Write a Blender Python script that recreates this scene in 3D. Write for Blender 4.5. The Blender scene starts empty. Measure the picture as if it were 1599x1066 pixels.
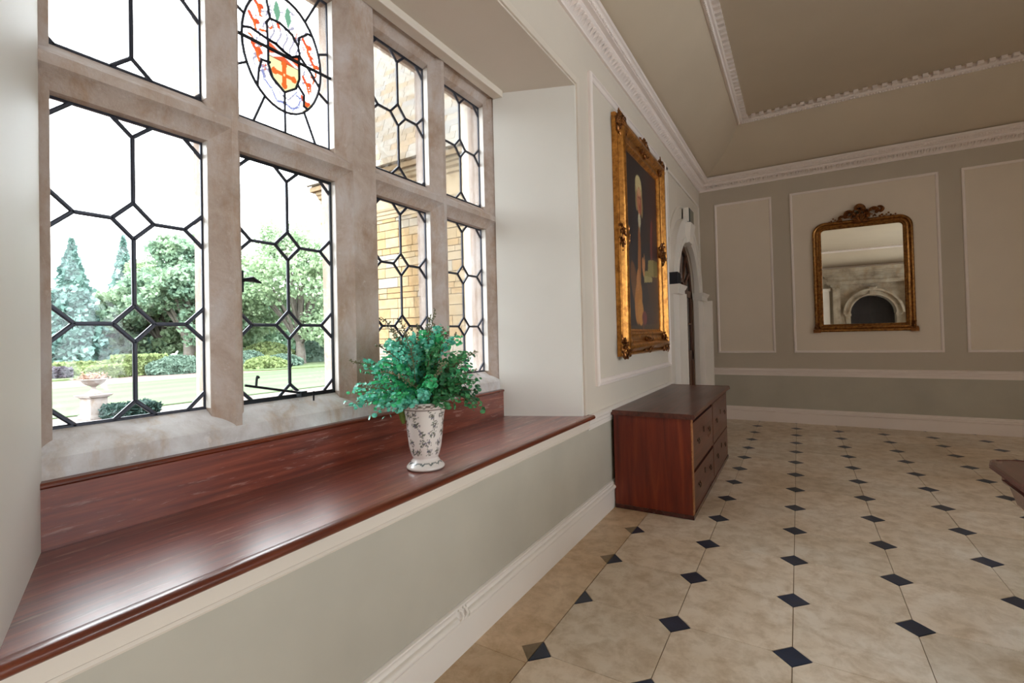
import bpy, bmesh, math, random
import numpy as np
from mathutils import Matrix, Vector
PI = math.pi
sc = bpy.context.scene
col = sc.collection
rnd = random.Random(7)

# ------------------------------------------------------------------ camera
F_PX, YAW, PIT, ROL = 746.64, .5393, .0151, -.0242
cy_, sy_, cp_, sp_, cr_, sr_ = math.cos(YAW), math.sin(YAW), math.cos(PIT), math.sin(PIT), math.cos(ROL), math.sin(ROL)
fw = Vector((-sy_*cp_, cy_*cp_, sp_)); rt0 = Vector((cy_, sy_, 0)); up0 = rt0.cross(fw)
rt = rt0*cr_ + up0*sr_; up = up0*cr_ - rt0*sr_
cd = bpy.data.cameras.new('camera'); cam = bpy.data.objects.new('camera', cd); col.objects.link(cam)
M3 = Matrix((rt, up, -fw)).transposed()
cam.matrix_world = Matrix.Translation((0, 0, 1.4)) @ M3.to_4x4()
cd.sensor_width = 36; cd.sensor_fit = 'HORIZONTAL'; cd.lens = F_PX/1599*36; cd.shift_y = -20/1599; cd.clip_end = 500; cd.clip_start = .02
sc.camera = cam
# ------------------------------------------------------------------ world, light, exposure
SKY = 3.3
w = bpy.data.worlds.new('overcast_sky'); sc.world = w; w.use_nodes = True
nt = w.node_tree; bg = nt.nodes['Background']
tc = nt.nodes.new('ShaderNodeTexCoord'); nz = nt.nodes.new('ShaderNodeTexNoise'); nz.inputs['Scale'].default_value = 2.2; nz.inputs['Detail'].default_value = 5
rp = nt.nodes.new('ShaderNodeValToRGB'); rp.color_ramp.elements[0].color = (.85, .925, 1.0, 1); rp.color_ramp.elements[1].color = (.97, .985, 1, 1)
rp.color_ramp.elements[0].position = .35; rp.color_ramp.elements[1].position = .65
nt.links.new(tc.outputs['Generated'], nz.inputs['Vector']); nt.links.new(nz.outputs['Fac'], rp.inputs['Fac']); nt.links.new(rp.outputs['Color'], bg.inputs['Color'])
bg.inputs['Strength'].default_value = SKY
sd = bpy.data.lights.new('veiled_sun', 'SUN'); sd.energy = 1.2; sd.angle = math.radians(25); sd.color = (1, .96, .9)
so = bpy.data.objects.new('veiled_sun', sd); col.objects.link(so); so.rotation_euler = (math.radians(38), math.radians(30), 0)
vs = sc.view_settings; vs.view_transform = 'Standard'; vs.look = 'None'; vs.gamma = 1; vs.use_curve_mapping = False; EXPO = 1.95; vs.exposure = EXPO
cy = sc.cycles
cy.use_denoising = True; cy.max_bounces = 10; cy.diffuse_bounces = 7; cy.glossy_bounces = 4; cy.transparent_max_bounces = 24; cy.transmission_bounces = 4
cy.sample_clamp_indirect = 6; cy.caustics_reflective = False; cy.caustics_refractive = False
def portal(name, loc, rot, sx, sy):
    d = bpy.data.lights.new(name, 'AREA'); d.shape = 'RECTANGLE'; d.size = sx; d.size_y = sy; d.cycles.is_portal = True
    o = bpy.data.objects.new(name, d); col.objects.link(o); o.location = loc; o.rotation_euler = rot

# ------------------------------------------------------------------ materials
def lin(c):
    return tuple(((v/255)/12.92 if v/255 <= .04045 else ((v/255+.055)/1.055)**2.4) for v in c)
class NT:
    def __init__(s, name):
        s.m = bpy.data.materials.new(name); s.m.use_nodes = True; s.t = s.m.node_tree; s.b = s.t.nodes['Principled BSDF']
        s.o = s.t.nodes['Material Output']
    def n(s, typ, **k):
        x = s.t.nodes.new(typ)
        for a, v in k.items():
            if a in x.inputs: x.inputs[a].default_value = v
            else: setattr(x, a, v)
        return x
    def l(s, a, b): s.t.links.new(a, b)
    def coord(s, scale=(1, 1, 1), kind='Object'):
        t = s.n('ShaderNodeTexCoord'); m = s.n('ShaderNodeMapping'); m.inputs['Scale'].default_value = scale
        s.l(t.outputs[kind], m.inputs['Vector']); return m.outputs['Vector']
    def noise(s, scale, detail=4, vec=None, rough=.5, dist=0):
        x = s.n('ShaderNodeTexNoise'); x.inputs['Scale'].default_value = scale; x.inputs['Detail'].default_value = detail
        x.inputs['Roughness'].default_value = rough; x.inputs['Distortion'].default_value = dist
        if vec is not None: s.l(vec, x.inputs['Vector'])
        return x.outputs['Fac']
    def ramp(s, fac, stops):
        r = s.n('ShaderNodeValToRGB'); e = r.color_ramp.elements
        while len(e) < len(stops): e.new(.5)
        for i, (p, c) in enumerate(stops): e[i].position = p; e[i].color = (*c, 1)
        s.l(fac, r.inputs['Fac']); return r.outputs['Color']
    def mix(s, fac, a, b, mode='MIX'):
        m = s.n('ShaderNodeMix', data_type='RGBA', blend_type=mode)
        for v, i in ((a, 6), (b, 7)):
            if isinstance(v, tuple): m.inputs[i].default_value = (*v, 1)
            else: s.l(v, m.inputs[i])
        if isinstance(fac, (int, float)): m.inputs[0].default_value = fac
        else: s.l(fac, m.inputs[0])
        return m.outputs[2]
    def bump(s, h, strength=.3, dist=.01):
        b = s.n('ShaderNodeBump'); b.inputs['Strength'].default_value = strength; b.inputs['Distance'].default_value = dist
        s.l(h, b.inputs['Height']); s.l(b.outputs['Normal'], s.b.inputs['Normal'])
    def col(s, c):
        if isinstance(c, tuple): s.b.inputs['Base Color'].default_value = (*c, 1)
        else: s.l(c, s.b.inputs['Base Color'])
    def set(s, **k):
        for a, v in k.items(): s.b.inputs[a.replace('_', ' ')].default_value = v
def sc3(c, k): return tuple(min(1, v*k) for v in c)
def paint(name, c, rough=.55, var=.06, bs=60, bst=.12, blotch=1.5):
    t = NT(name); v = t.coord(); n = t.noise(blotch, 5, v)
    t.col(t.ramp(n, [(.3, sc3(c, 1-var)), (.7, sc3(c, 1+var))])); t.set(Roughness=rough)
    t.bump(t.noise(bs, 3, v), bst, .004); return t.m
def wood(name, cols, axis=1, rough=.3, gs=5, coat=0.0, scr=True, stretch=14, wear=.0):
    t = NT(name); s = [gs*stretch/4]*3; s[axis] = gs/6
    v = t.coord(tuple(s)); n = t.noise(2.2, 8, v, .65, .6)
    s2 = [3.0]*3; s2[axis] = .7; n2 = t.noise(1.1, 3, t.coord(tuple(s2)))
    c = t.ramp(n, [(.25, cols[0]), (.5, cols[1]), (.78, cols[2])])
    c = t.mix(n2, c, t.mix(1.0, c, (.45, .40, .40), 'MULTIPLY'))
    if scr:
        s3 = [26.0]*3; s3[axis] = 3.0; sn = t.noise(2.0, 6, t.coord(tuple(s3)), .7, .3)
        k = t.ramp(sn, [(.58, (0, 0, 0)), (.64, (1, 1, 1))]); b2 = t.n('ShaderNodeRGBToBW'); t.l(k, b2.inputs[0])
        m = t.n('ShaderNodeMath', operation='MULTIPLY'); m.inputs[1].default_value = .45; t.l(b2.outputs[0], m.inputs[0])
        c = t.mix(m.outputs[0], c, lin((176, 140, 128)))
    t.col(c)
    rr = t.n('ShaderNodeMapRange'); rr.inputs['To Min'].default_value = rough-.08; rr.inputs['To Max'].default_value = rough+.16
    t.l(n2, rr.inputs['Value']); t.l(rr.outputs[0], t.b.inputs['Roughness'])
    if coat: t.set(Coat_Weight=coat, Coat_Roughness=.26 if coat >= 1 else .12)
    t.bump(n, .12, .003); return t.m
def rand_tint(t, amt=.2):
    oi = t.n('ShaderNodeObjectInfo'); mr = t.n('ShaderNodeMapRange'); mr.inputs['To Min'].default_value = 1-amt; mr.inputs['To Max'].default_value = 1+amt*.6
    t.l(oi.outputs['Random'], mr.inputs['Value']); return mr.outputs[0], oi
M = {}
M['white'] = paint('white_gloss_paint', lin((232, 226, 220)), .38, .03, 30, .05)
M['trim_shade'] = paint('cream_gloss_paint', lin((222, 212, 200)), .4, .04, 30, .05)
M['reveal'] = paint('reveal_plaster', lin((225, 222, 216)), .6, .03, 8, .25)
M['wall_up'] = paint('greige_wall_paint', lin((218, 209, 197)), .6, .03, 40, .08)
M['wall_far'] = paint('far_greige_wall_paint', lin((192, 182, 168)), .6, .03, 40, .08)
M['panel'] = paint('cream_panel_paint', lin((226, 214, 200)), .6, .03, 40, .08)
M['green'] = paint('sage_wall_paint', lin((184, 179, 167)), .6, .07, 20, .1, 2.5)
M['ceil'] = paint('ceiling_paint', lin((204, 190, 170)), .7, .03, 60, .08)
M['corn'] = paint('cornice_paint', lin((240, 230, 226)), .5, .03, 60, .08)
def stone(name, a, b, c3, rough=.85, sc_=3.0, bst=.6, fine=70):
    t = NT(name); v = t.coord(); n = t.noise(sc_, 8, v, .65, .4); n2 = t.noise(sc_*5, 6, v, .7)
    c = t.ramp(n, [(.28, a), (.5, b), (.72, c3)])
    k = t.ramp(n2, [(.60, (0, 0, 0)), (.70, (1, 1, 1))]); bw = t.n('ShaderNodeRGBToBW'); t.l(k, bw.inputs[0])
    m = t.n('ShaderNodeMath', operation='MULTIPLY'); m.inputs[1].default_value = .35; t.l(bw.outputs[0], m.inputs[0])
    c = t.mix(m.outputs[0], c, sc3(c3, 1.25))
    k3 = t.ramp(t.noise(sc_*1.7, 6, t.coord((1, 1, .35)), .7, .5), [(.50, (1, 1, 1)), (.68, (.86, .74, .62))]); c = t.mix(1.0, c, k3, 'MULTIPLY'); t.col(c); t.set(Roughness=rough)
    ad = t.n('ShaderNodeMath', operation='ADD'); t.l(n2, ad.inputs[0]); t.l(t.noise(fine, 4, v), ad.inputs[1]); t.bump(ad.outputs[0], bst, .004)
    return t.m
M['stone'] = stone('window_limestone', lin((160, 138, 122)), lin((184, 168, 158)), lin((198, 190, 188)), sc_=4.5, bst=.9)
M['stone_sill'] = stone('flaking_painted_sill', lin((170, 162, 156)), lin((204, 200, 200)), lin((228, 228, 230)), .8, 5)
M['stone_old'] = stone('old_doorcase_stone', lin((120, 104, 88)), lin((160, 146, 128)), lin((186, 174, 156)), .85, 2.5)
M['urn'] = stone('weathered_urn_stone', lin((112, 104, 98)), lin((128, 120, 116)), lin((138, 132, 128)), .9, 4)
M['grout'] = paint('floor_mortar', lin((156, 138, 116)), .9, .1)
def floor_mat(name, a, b, c3, rough):
    t = NT(name); g = t.n('ShaderNodeNewGeometry'); f, oi = rand_tint(t, .09)
    def nz_(s, d, r=.6, ds=.3):
        x = t.n('ShaderNodeTexNoise'); x.inputs['Scale'].default_value = s; x.inputs['Detail'].default_value = d; x.inputs['Roughness'].default_value = r; x.inputs['Distortion'].default_value = ds
        t.l(g.outputs['Position'], x.inputs['Vector']); return x.outputs['Fac']
    n = nz_(1.1, 8, .65); n2 = nz_(9, 8, .7); n3 = nz_(60, 3)
    c = t.ramp(n, [(.3, a), (.5, b), (.68, c3)])
    k = t.ramp(n2, [(.35, (.74, .68, .60)), (.58, (1, 1, 1))]); c = t.mix(1.0, c, k, 'MULTIPLY')
    tint = t.n('ShaderNodeCombineColor'); m1 = t.n('ShaderNodeMath', operation='POWER'); m1.inputs[1].default_value = 1.12
    t.l(f, tint.inputs[0]); t.l(f, tint.inputs[1]); t.l(f, m1.inputs[0]); t.l(m1.outputs[0], tint.inputs[2])
    c = t.mix(1.0, c, tint.outputs[0], 'MULTIPLY'); t.col(c)
    mr = t.n('ShaderNodeMapRange'); mr.inputs['To Min'].default_value = rough-.08; mr.inputs['To Max'].default_value = rough+.15; t.l(n2, mr.inputs['Value']); t.l(mr.outputs[0], t.b.inputs['Roughness'])
    ad = t.n('ShaderNodeMath', operation='ADD'); t.l(n2, ad.inputs[0]); t.l(n3, ad.inputs[1]); t.bump(ad.outputs[0], .12, .002); return t.m
M['tile'] = floor_mat('limestone_tile', lin((216, 196, 170)), lin((232, 218, 200)), lin((240, 232, 220)), .36)
M['border'] = floor_mat('border_limestone', lin((190, 160, 126)), lin((214, 190, 160)), lin((226, 208, 184)), .45)
M['slate'] = floor_mat('black_slate_inset', lin((34, 42, 60)), lin((42, 52, 74)), lin((54, 64, 88)), .34)
M['greystone'] = floor_mat('worn_grey_inset', lin((120, 104, 84)), lin((138, 122, 100)), lin((150, 136, 114)), .6)
mah = [lin((44, 16, 10)), lin((88, 38, 26)), lin((132, 66, 44))]
M['seat'] = wood('mahogany_seat', [lin((78, 28, 18)), lin((134, 58, 40)), lin((176, 96, 68))], 1, .34, 5, 1.0)
M['nosing'] = wood('mahogany_nosing', [lin((64, 22, 10)), lin((116, 48, 24)), lin((150, 76, 42))], 1, .25, 5, .4, False)
M['chest_side'] = wood('mahogany_chest_side', [lin((74, 20, 8)), lin((132, 44, 20)), lin((164, 72, 34))], 2, .38, 3, .1, False, 9)
M['chest_dark'] = wood('dark_polished_mahogany', [lin((52, 20, 14)), lin((98, 46, 34)), lin((130, 68, 50))], 1, .30, 4, .15, False)
M['banding'] = wood('pale_veneer_banding', [lin((130, 76, 40)), lin((190, 124, 72)), lin((214, 152, 98))], 0, .4, 6, .1, False)
M['table'] = wood('dark_table_mahogany', [lin((44, 16, 14)), lin((84, 38, 32)), lin((112, 56, 48))], 1, .24, 4, .4, False)
M['door'] = wood('oak_door', [lin((58, 34, 22)), lin((104, 64, 42)), lin((134, 88, 60))], 2, .42, 4, .1, False)
M['darkdoor'] = wood('nearly_black_oak', [lin((14, 9, 9)), lin((30, 20, 20)), lin((44, 32, 30))], 2, .5, 4, 0, False)
def plain(name, c, rough=.5, metal=0, **k):
    t = NT(name); v = t.coord(); t.col(t.ramp(t.noise(12, 4, v), [(.3, sc3(c, .85)), (.7, sc3(c, 1.12))])); t.set(Roughness=rough, Metallic=metal, **k); return t.m
M['lead'] = plain('lead_came', lin((58, 60, 70)), .38, .55)
M['iron'] = plain('black_iron', lin((26, 28, 34)), .45, .4)
M['black'] = plain('black_plastic', lin((34, 36, 44)), .4)
M['void'] = plain('dark_void', lin((10, 8, 8)), .9)
M['brass'] = plain('tarnished_brass', lin((60, 46, 30)), .4, .7)
def gold(name, hi, lo, scale=18):
    t = NT(name); v = t.coord(); n = t.noise(scale, 6, v, .7)
    ao = t.n('ShaderNodeAmbientOcclusion'); ao.inputs['Distance'].default_value = .03; ao.samples = 4
    c = t.ramp(n, [(.3, lo), (.65, hi)]); t.col(c); t.set(Metallic=.8, Roughness=.28); t.bump(n, .25, .004); t.t.nodes.remove(ao); return t.m
M['gilt'] = gold('gilt_frame', lin((214, 150, 74)), lin((120, 70, 26)))
M['gilt_dark'] = gold('aged_bronze_gilt', lin((160, 104, 56)), lin((70, 40, 22)), 40)
def glass(name, c=(.97, .985, .98)):
    t = NT(name); tr = t.n('ShaderNodeBsdfTransparent'); tr.inputs[0].default_value = (*c, 1)
    g = t.n('ShaderNodeBsdfGlossy'); g.inputs['Roughness'].default_value = .03
    fr = t.n('ShaderNodeFresnel'); fr.inputs['IOR'].default_value = 1.35; mx = t.n('ShaderNodeMixShader')
    mm = t.n('ShaderNodeMath', operation='MULTIPLY'); mm.inputs[1].default_value = .6; t.l(fr.outputs[0], mm.inputs[0])
    t.bump(t.noise(5, 2, t.coord()), .3, .01); t.l(t.b.inputs['Normal'].links[0].from_socket, g.inputs['Normal'])
    t.l(mm.outputs[0], mx.inputs[0]); t.l(tr.outputs[0], mx.inputs[1]); t.l(g.outputs[0], mx.inputs[2]); t.l(mx.outputs[0], t.o.inputs['Surface']); return t.m
M['glass'] = glass('old_window_glass')
def attr_mat(name, rough=.5, glassy=False, coat=0):
    t = NT(name); a = t.n('ShaderNodeAttribute', attribute_name='Col')
    if glassy:
        tr = t.n('ShaderNodeBsdfTransparent'); t.l(a.outputs['Color'], tr.inputs[0]); t.l(tr.outputs[0], t.o.inputs['Surface'])
    else:
        t.l(a.outputs['Color'], t.b.inputs['Base Color']); t.set(Roughness=rough, Coat_Weight=coat)
    return t.m
M['painted'] = attr_mat('oil_paint', .45, coat=.1); M['stained'] = attr_mat('painted_glass', glassy=True); M['china'] = attr_mat('glazed_china', .25, coat=.5)
tm = NT('mirror_silver'); tm.col((.86, .88, .86)); tm.set(Metallic=1.0, Roughness=.015); M['mirror'] = tm.m
def leafm(name, a, b, tr=.35, rough=.5, sc_=1.2):
    t = NT(name); g = t.n('ShaderNodeNewGeometry'); x = t.n('ShaderNodeTexNoise'); x.inputs['Scale'].default_value = sc_; x.inputs['Detail'].default_value = 6
    x.inputs['Roughness'].default_value = .7; t.l(g.outputs['Position'], x.inputs['Vector'])
    c = t.ramp(x.outputs['Fac'], [(.3, a), (.7, b)]); t.col(c); t.set(Roughness=rough)
    tl = t.n('ShaderNodeBsdfTranslucent'); t.l(c, tl.inputs[0]); mx = t.n('ShaderNodeMixShader'); mx.inputs[0].default_value = tr
    t.l(t.b.outputs[0], mx.inputs[1]); t.l(tl.outputs[0], mx.inputs[2]); t.l(mx.outputs[0], t.o.inputs['Surface']); return t.m
M['bark'] = stone('tree_bark', lin((72, 66, 60)), lin((88, 82, 76)), lin((102, 96, 90)))

# ------------------------------------------------------------------ mesh helpers
class MB:
    def __init__(s): s.v = []; s.f = []; s.c = []
    def add(s, vs, fs):
        o = len(s.v); s.v += [tuple(v) for v in vs]; s.f += [tuple(i+o for i in f) for f in fs]; return s
    def box(s, x0, x1, y0, y1, z0, z1, m=None):
        vs = [(x, y, z) for x in (x0, x1) for y in (y0, y1) for z in (z0, z1)]
        if m is not None: vs = [tuple(m @ Vector(v)) for v in vs]
        return s.add(vs, [(0, 1, 3, 2), (4, 6, 7, 5), (0, 4, 5, 1), (2, 3, 7, 6), (0, 2, 6, 4), (1, 5, 7, 3)])
    def prism(s, pts, axis, a, b, m=None):       # pts in the other two axes, in xyz order
        n = len(pts); ax = 'xyz'.index(axis)
        def mk(p, t): q = list(p); q.insert(ax, t); return tuple(q)
        vs = [mk(p, a) for p in pts]+[mk(p, b) for p in pts]
        if m is not None: vs = [tuple(m @ Vector(v)) for v in vs]
        return s.add(vs, [tuple(range(n)), tuple(range(2*n-1, n-1, -1))]+[(i, (i+1) % n, n+(i+1) % n, n+i) for i in range(n)])
    def tube(s, pts, r, n=8, cap=True):
        pts = [Vector(p) for p in pts]; m = len(pts); rr = r if isinstance(r, (list, tuple)) else [r]*m; vs = []
        prev = None
        for i, p in enumerate(pts):
            d = (pts[min(i+1, m-1)]-pts[max(i-1, 0)]).normalized()
            if prev is None:
                a = Vector((0, 0, 1)) if abs(d.z) < .9 else Vector((1, 0, 0)); u = d.cross(a).normalized()
            else: u = (prev-d*prev.dot(d)).normalized()
            prev = u; v = d.cross(u)
            vs += [p+(u*math.cos(2*PI*k/n)+v*math.sin(2*PI*k/n))*rr[i] for k in range(n)]
        fs = [(i*n+k, i*n+(k+1) % n, (i+1)*n+(k+1) % n, (i+1)*n+k) for i in range(m-1) for k in range(n)]
        if cap: fs += [tuple(range(n-1, -1, -1)), tuple(range((m-1)*n, m*n))]
        return s.add(vs, fs)
    def lathe(s, prof, c=(0, 0, 0), n=32, sq=None):
        vs = []; m = len(prof)
        for r, z in prof: vs += [(c[0]+r*math.cos(2*PI*k/n), c[1]+r*math.sin(2*PI*k/n), c[2]+z) for k in range(n)]
        fs = [(i*n+k, i*n+(k+1) % n, (i+1)*n+(k+1) % n, (i+1)*n+k) for i in range(m-1) for k in range(n)]
        fs += [tuple(range(n-1, -1, -1)), tuple(range((m-1)*n, m*n))]
        return s.add(vs, fs)
    def ball(s, c, r, n=6, m=4, sq=(1, 1, 1)):
        prof = [(max(1e-4, math.sin(PI*i/m))*r, -math.cos(PI*i/m)*r) for i in range(m+1)]
        vs = []
        for a, z in prof: vs += [(c[0]+sq[0]*a*math.cos(2*PI*k/n), c[1]+sq[1]*a*math.sin(2*PI*k/n), c[2]+sq[2]*z) for k in range(n)]
        return s.add(vs, [(i*n+k, i*n+(k+1) % n, (i+1)*n+(k+1) % n, (i+1)*n+k) for i in range(m) for k in range(n)])
    def rings(s, loops):                         # list of closed loops with the same number of points
        n = len(loops[0]); vs = [p for l in loops for p in l]
        return s.add(vs, [(i*n+k, i*n+(k+1) % n, (i+1)*n+(k+1) % n, (i+1)*n+k) for i in range(len(loops)-1) for k in range(n)])
    def mesh(s, name, mat, smooth=False, bevel=0):
        me = bpy.data.meshes.new(name); me.from_pydata(s.v, [], s.f)
        bm = bmesh.new(); bm.from_mesh(me)
        if bevel:
            bmesh.ops.bevel(bm, geom=[e for e in bm.edges if len(e.link_faces) == 2 and e.calc_face_angle(0) > .5], offset=bevel, segments=2, affect='EDGES', profile=.6)
        bmesh.ops.recalc_face_normals(bm, faces=bm.faces); bm.to_mesh(me); bm.free()
        if mat: me.materials.append(mat)
        if smooth:
            me.polygons.foreach_set('use_smooth', [True]*len(me.polygons))
            if smooth != 'all': me.set_sharp_from_angle(angle=math.radians(40) if smooth is True else smooth)
        return me
    def build(s, name, mat, parent=None, smooth=False, bevel=0, **kw):
        o = bpy.data.objects.new(name, s.mesh(name, mat, smooth, bevel)); col.objects.link(o)
        if parent: o.parent = parent
        tag(o, **kw); return o
def tag(o, label=None, cat=None, group=None, kind=None):
    if label: o['label'] = label
    if cat: o['category'] = cat
    if group: o['group'] = group
    if kind: o['kind'] = kind
    return o
def empty(name, loc=(0, 0, 0), parent=None, **kw):
    o = bpy.data.objects.new(name, None); col.objects.link(o); o.location = loc; o.empty_display_size = .1
    if parent: o.parent = parent
    return tag(o, **kw)
def inst(name, me, parent=None, loc=(0, 0, 0), rot=(0, 0, 0), scale=(1, 1, 1), **kw):
    o = bpy.data.objects.new(name, me); col.objects.link(o); o.location = loc; o.rotation_euler = rot; o.scale = scale
    if parent: o.parent = parent
    return tag(o, **kw)
def copy_tree(o, parent=None):
    c = o.copy(); col.objects.link(c)
    if parent is not None: c.parent = parent
    for ch in list(o.children): copy_tree(ch, c)
    return c
def setcol(me, cols):
    a = me.color_attributes.new('Col', 'FLOAT_COLOR', 'POINT'); arr = np.ones((len(me.vertices), 4), np.float32); arr[:, :3] = cols; a.data.foreach_set('color', arr.ravel())

XW, YF, XR, YB, ZC = -1.335, 8.3, 6.4, -6.87, 4.45     # room faces and ceiling
# ================================================================== FLOOR
fl = MB().box(-1.6, XR+.3, YB-.3, YF+.3, -.12, -.006).build('floor', M['grout'], kind='structure')
PX_, PY_, X0, Y0, D = .4895, .4969, -.0618, 2.3744, .0745
g = .0018
def octo(): 
    hx, hy = PX_/2-g, PY_/2-g; d = D
    p = [(-hx+d, -hy), (hx-d, -hy), (hx, -hy+d), (hx, hy-d), (hx-d, hy), (-hx+d, hy), (-hx, hy-d), (-hx, -hy+d)]
    b = MB(); lo = [(x, y, -.012) for x, y in p]; mi = [(x, y, -.0012) for x, y in p]; hi = [(x*.994, y*.994, 0) for x, y in p]
    b.rings([lo, mi, hi]); b.add(hi, [tuple(range(8))]); return b
tile_me = octo().mesh('tile', M['tile'])
dd = D-.0022
def diamond(pts, mat):
    b = MB(); n = len(pts); b.rings([[(x, y, -.012) for x, y in pts], [(x, y, -.0006) for x, y in pts], [(x*.97, y*.97, .0002) for x, y in pts]]); b.add([(x*.97, y*.97, .0002) for x, y in pts], [tuple(range(n))]); return b.mesh('inset', mat)
ins_me = diamond([(-dd, 0), (0, -dd), (dd, 0), (0, dd)], M['slate'])
insr_me = diamond([(.002, -dd), (dd, 0), (.002, dd)], M['slate'])
insl_me = diamond([(-dd, 0), (-.002, -dd), (-.002, dd)], M['greystone'])
rest = MB()
for i in range(-2, 14):
    for j in range(-19, 12):
        x, y = X0+(i+.5)*PX_, Y0+(j+.5)*PY_
        if x > XR-.2 or y < YB+.2: continue
        if i <= 7 and j >= -5:
            inst('tile', tile_me, fl, (x, y, rnd.uniform(-.0008, .0006)), (rnd.uniform(-.0012, .0012), rnd.uniform(-.0012, .0012), 0))
        else:
            o = octo(); rest.add([(a+x, b+y, c-.0005) for a, b, c in o.v], o.f)
        xi, yi = X0+i*PX_, Y0+j*PY_
        if i == -2 and j >= -5:
            inst('inset', insr_me, fl, (xi, yi, 0), label='black half inset beside the skirting')
            if j in (-1, 1, 2): inst('inset', insl_me, fl, (xi, yi, 0), label='worn grey half inset')
        elif i <= 7 and j >= -5: inst('inset', ins_me, fl, (xi, yi, 0))
for i in range(-1, 8): inst('inset', ins_me, fl, (X0+i*PX_, Y0+12*PY_-.012, 0))
rest.build('tile', M['tile'], fl, kind='stuff')
# border slabs along the window wall and far wall
xb = X0-2*PX_
yy = -3.0; 
while yy < YF-.02:
    L = rnd.choice([.62, .8, .97]); y2 = min(yy+L, YF-.004)
    MB().box(XW+.004, xb-.002, yy+.0015, y2-.0015, -.012, -.0004).build('border_slab', M['border'], fl); yy = y2
yf0 = Y0+12*PY_+.0
MB().box(xb, XR, Y0+12*PY_+.002, YF, -.012, -.0006).build('border_slab', M['border'], fl)

# ================================================================== WALLS
WO0, WO1, ZS, ZH = .266, 3.206, .785, 3.21
DY0, DY1, DZ, DR = 6.25, 7.65, 1.95, .70
def wall_poly(b, pts, z0, z1): b.prism(pts, 'z', z0, z1)
wl = MB()
def seg(b, y0, y1): # solid wall between openings with splayed ends flagged
    pass
X2 = -2.2
OFF2 = -4.05  # offset of the unseen window added behind the camera
for off in (0, OFF2):
    a0, a1 = WO0+off, WO1+off
    wl.prism([(XW, a0), (XW, a1), (X2, a1), (X2, a0)], 'z', 0, ZS-.02)
    wl.prism([(XW, a0), (XW, a1), (X2, a1), (X2, a0)], 'z', ZH, ZC+.3)
wl.prism([(XW, WO1), (XW, DY0), (X2, DY0), (X2, 2.985), (-1.897, 2.985)], 'z', 0, ZC+.3)
wl.prism([(XW, WO1+OFF2), (XW, WO0), (-1.897, .475), (X2, .475), (X2, 2.985+OFF2), (-1.897, 2.985+OFF2)], 'z', 0, ZC+.3)
wl.prism([(XW, YB-.3), (XW, WO0+OFF2), (-1.897, .475+OFF2), (X2, .475+OFF2), (X2, YB-.3)], 'z', 0, ZC+.3)
wl.prism([(XW, DY1), (XW, YF+.3), (X2, YF+.3), (X2, DY1)], 'z', 0, ZC+.3)
# arch head over the door opening
DC = (DY0+DY1)/2
arc = [(DC+DR*math.cos(t), DZ+DR*math.sin(t)) for t in [PI*k/24 for k in range(25)]]
for k in range(24):
    (ya, za), (yb, zb) = arc[k], arc[k+1]
    wl.prism([(ya, za), (yb, zb), (yb, ZC+.3), (ya, ZC+.3)], 'x', X2, XW)
wleft = wl.build('wall_left', M['wall_up'], kind='structure')
# painted faces: reveals, dado
MB().prism([(XW, WO1), (-1.897, 2.985), (-1.897, 2.97), (XW-.002, 3.19)], 'z', .80, ZH).build('window_reveal', M['reveal'], wleft)
MB().prism([(XW, WO0), (-1.897, .475), (-1.897, .49), (XW-.002, .282)], 'z', .80, ZH).build('window_reveal', M['reveal'], wleft)
MB().prism([(XW+.001, WO0+.001), (XW+.001, WO1-.001), (-1.9, 2.984), (-1.9, .476)], 'z', ZH-.012, ZH+.001).build('window_soffit', paint('soffit_plaster', lin((216, 206, 194)), .6, .02, 8, .2), wleft)
for a, b_ in ((YB, DY0-.3), (DY1+.42, YF)):
    MB().box(XW-.01, XW+.004, a, b_, 0, .72).build('dado', M['green'], wleft)
wf = MB().box(XW-.3, XR+.3, YF, YF+.25, 0, ZC+.3).build('wall_far', M['wall_far'], kind='structure')
MB().box(XW, XR, YF-.004, YF+.01, .2, .72).build('dado', M['green'], wf)
# right wall with unseen window openings added to brighten the room, back wall
wr = MB(); RO = [(-5.9, -3.1), (-1.9, .9), (2.5, 4.1)]; RZ0, RZ1 = .6, 3.5
ys = [YB-.3]+[q for r in RO for q in r]+[YF+.3]
for k in (0, 2, 4, 6): wr.box(XR, XR+.86, ys[k], ys[k+1], 0, ZC+.3)
for a, b_ in RO: wr.box(XR, XR+.86, a, b_, 0, RZ0); wr.box(XR, XR+.86, a, b_, RZ1, ZC+.3)
wrt = wr.build('wall_right', M['wall_up'], kind='structure')
BX, BRr, BZ = 2.53, .72, 1.95
wb = MB(); wb.box(XW-.3, BX-BRr, YB-.6, YB, 0, ZC+.3); wb.box(BX+BRr, XR+.3, YB-.6, YB, 0, ZC+.3)
arcb = [(BX+BRr*math.cos(PI*k/24), BZ+BRr*math.sin(PI*k/24)) for k in range(25)]
for k in range(24): wb.prism([arcb[k], arcb[k+1], (arcb[k+1][0], ZC+.3), (arcb[k][0], ZC+.3)], 'y', YB-.6, YB)
wbk = wb.build('wall_back', M['wall_far'], kind='structure')
MB().box(XW-.3, XR+1, YB-.7, YB-.6, 0, ZC).build('door_recess', M['void'], wbk)
ceil = MB().box(XW-.3, XR+.3, YB-.3, YF+.3, ZC, ZC+.2).build('ceiling', M['ceil'], kind='structure')

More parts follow.
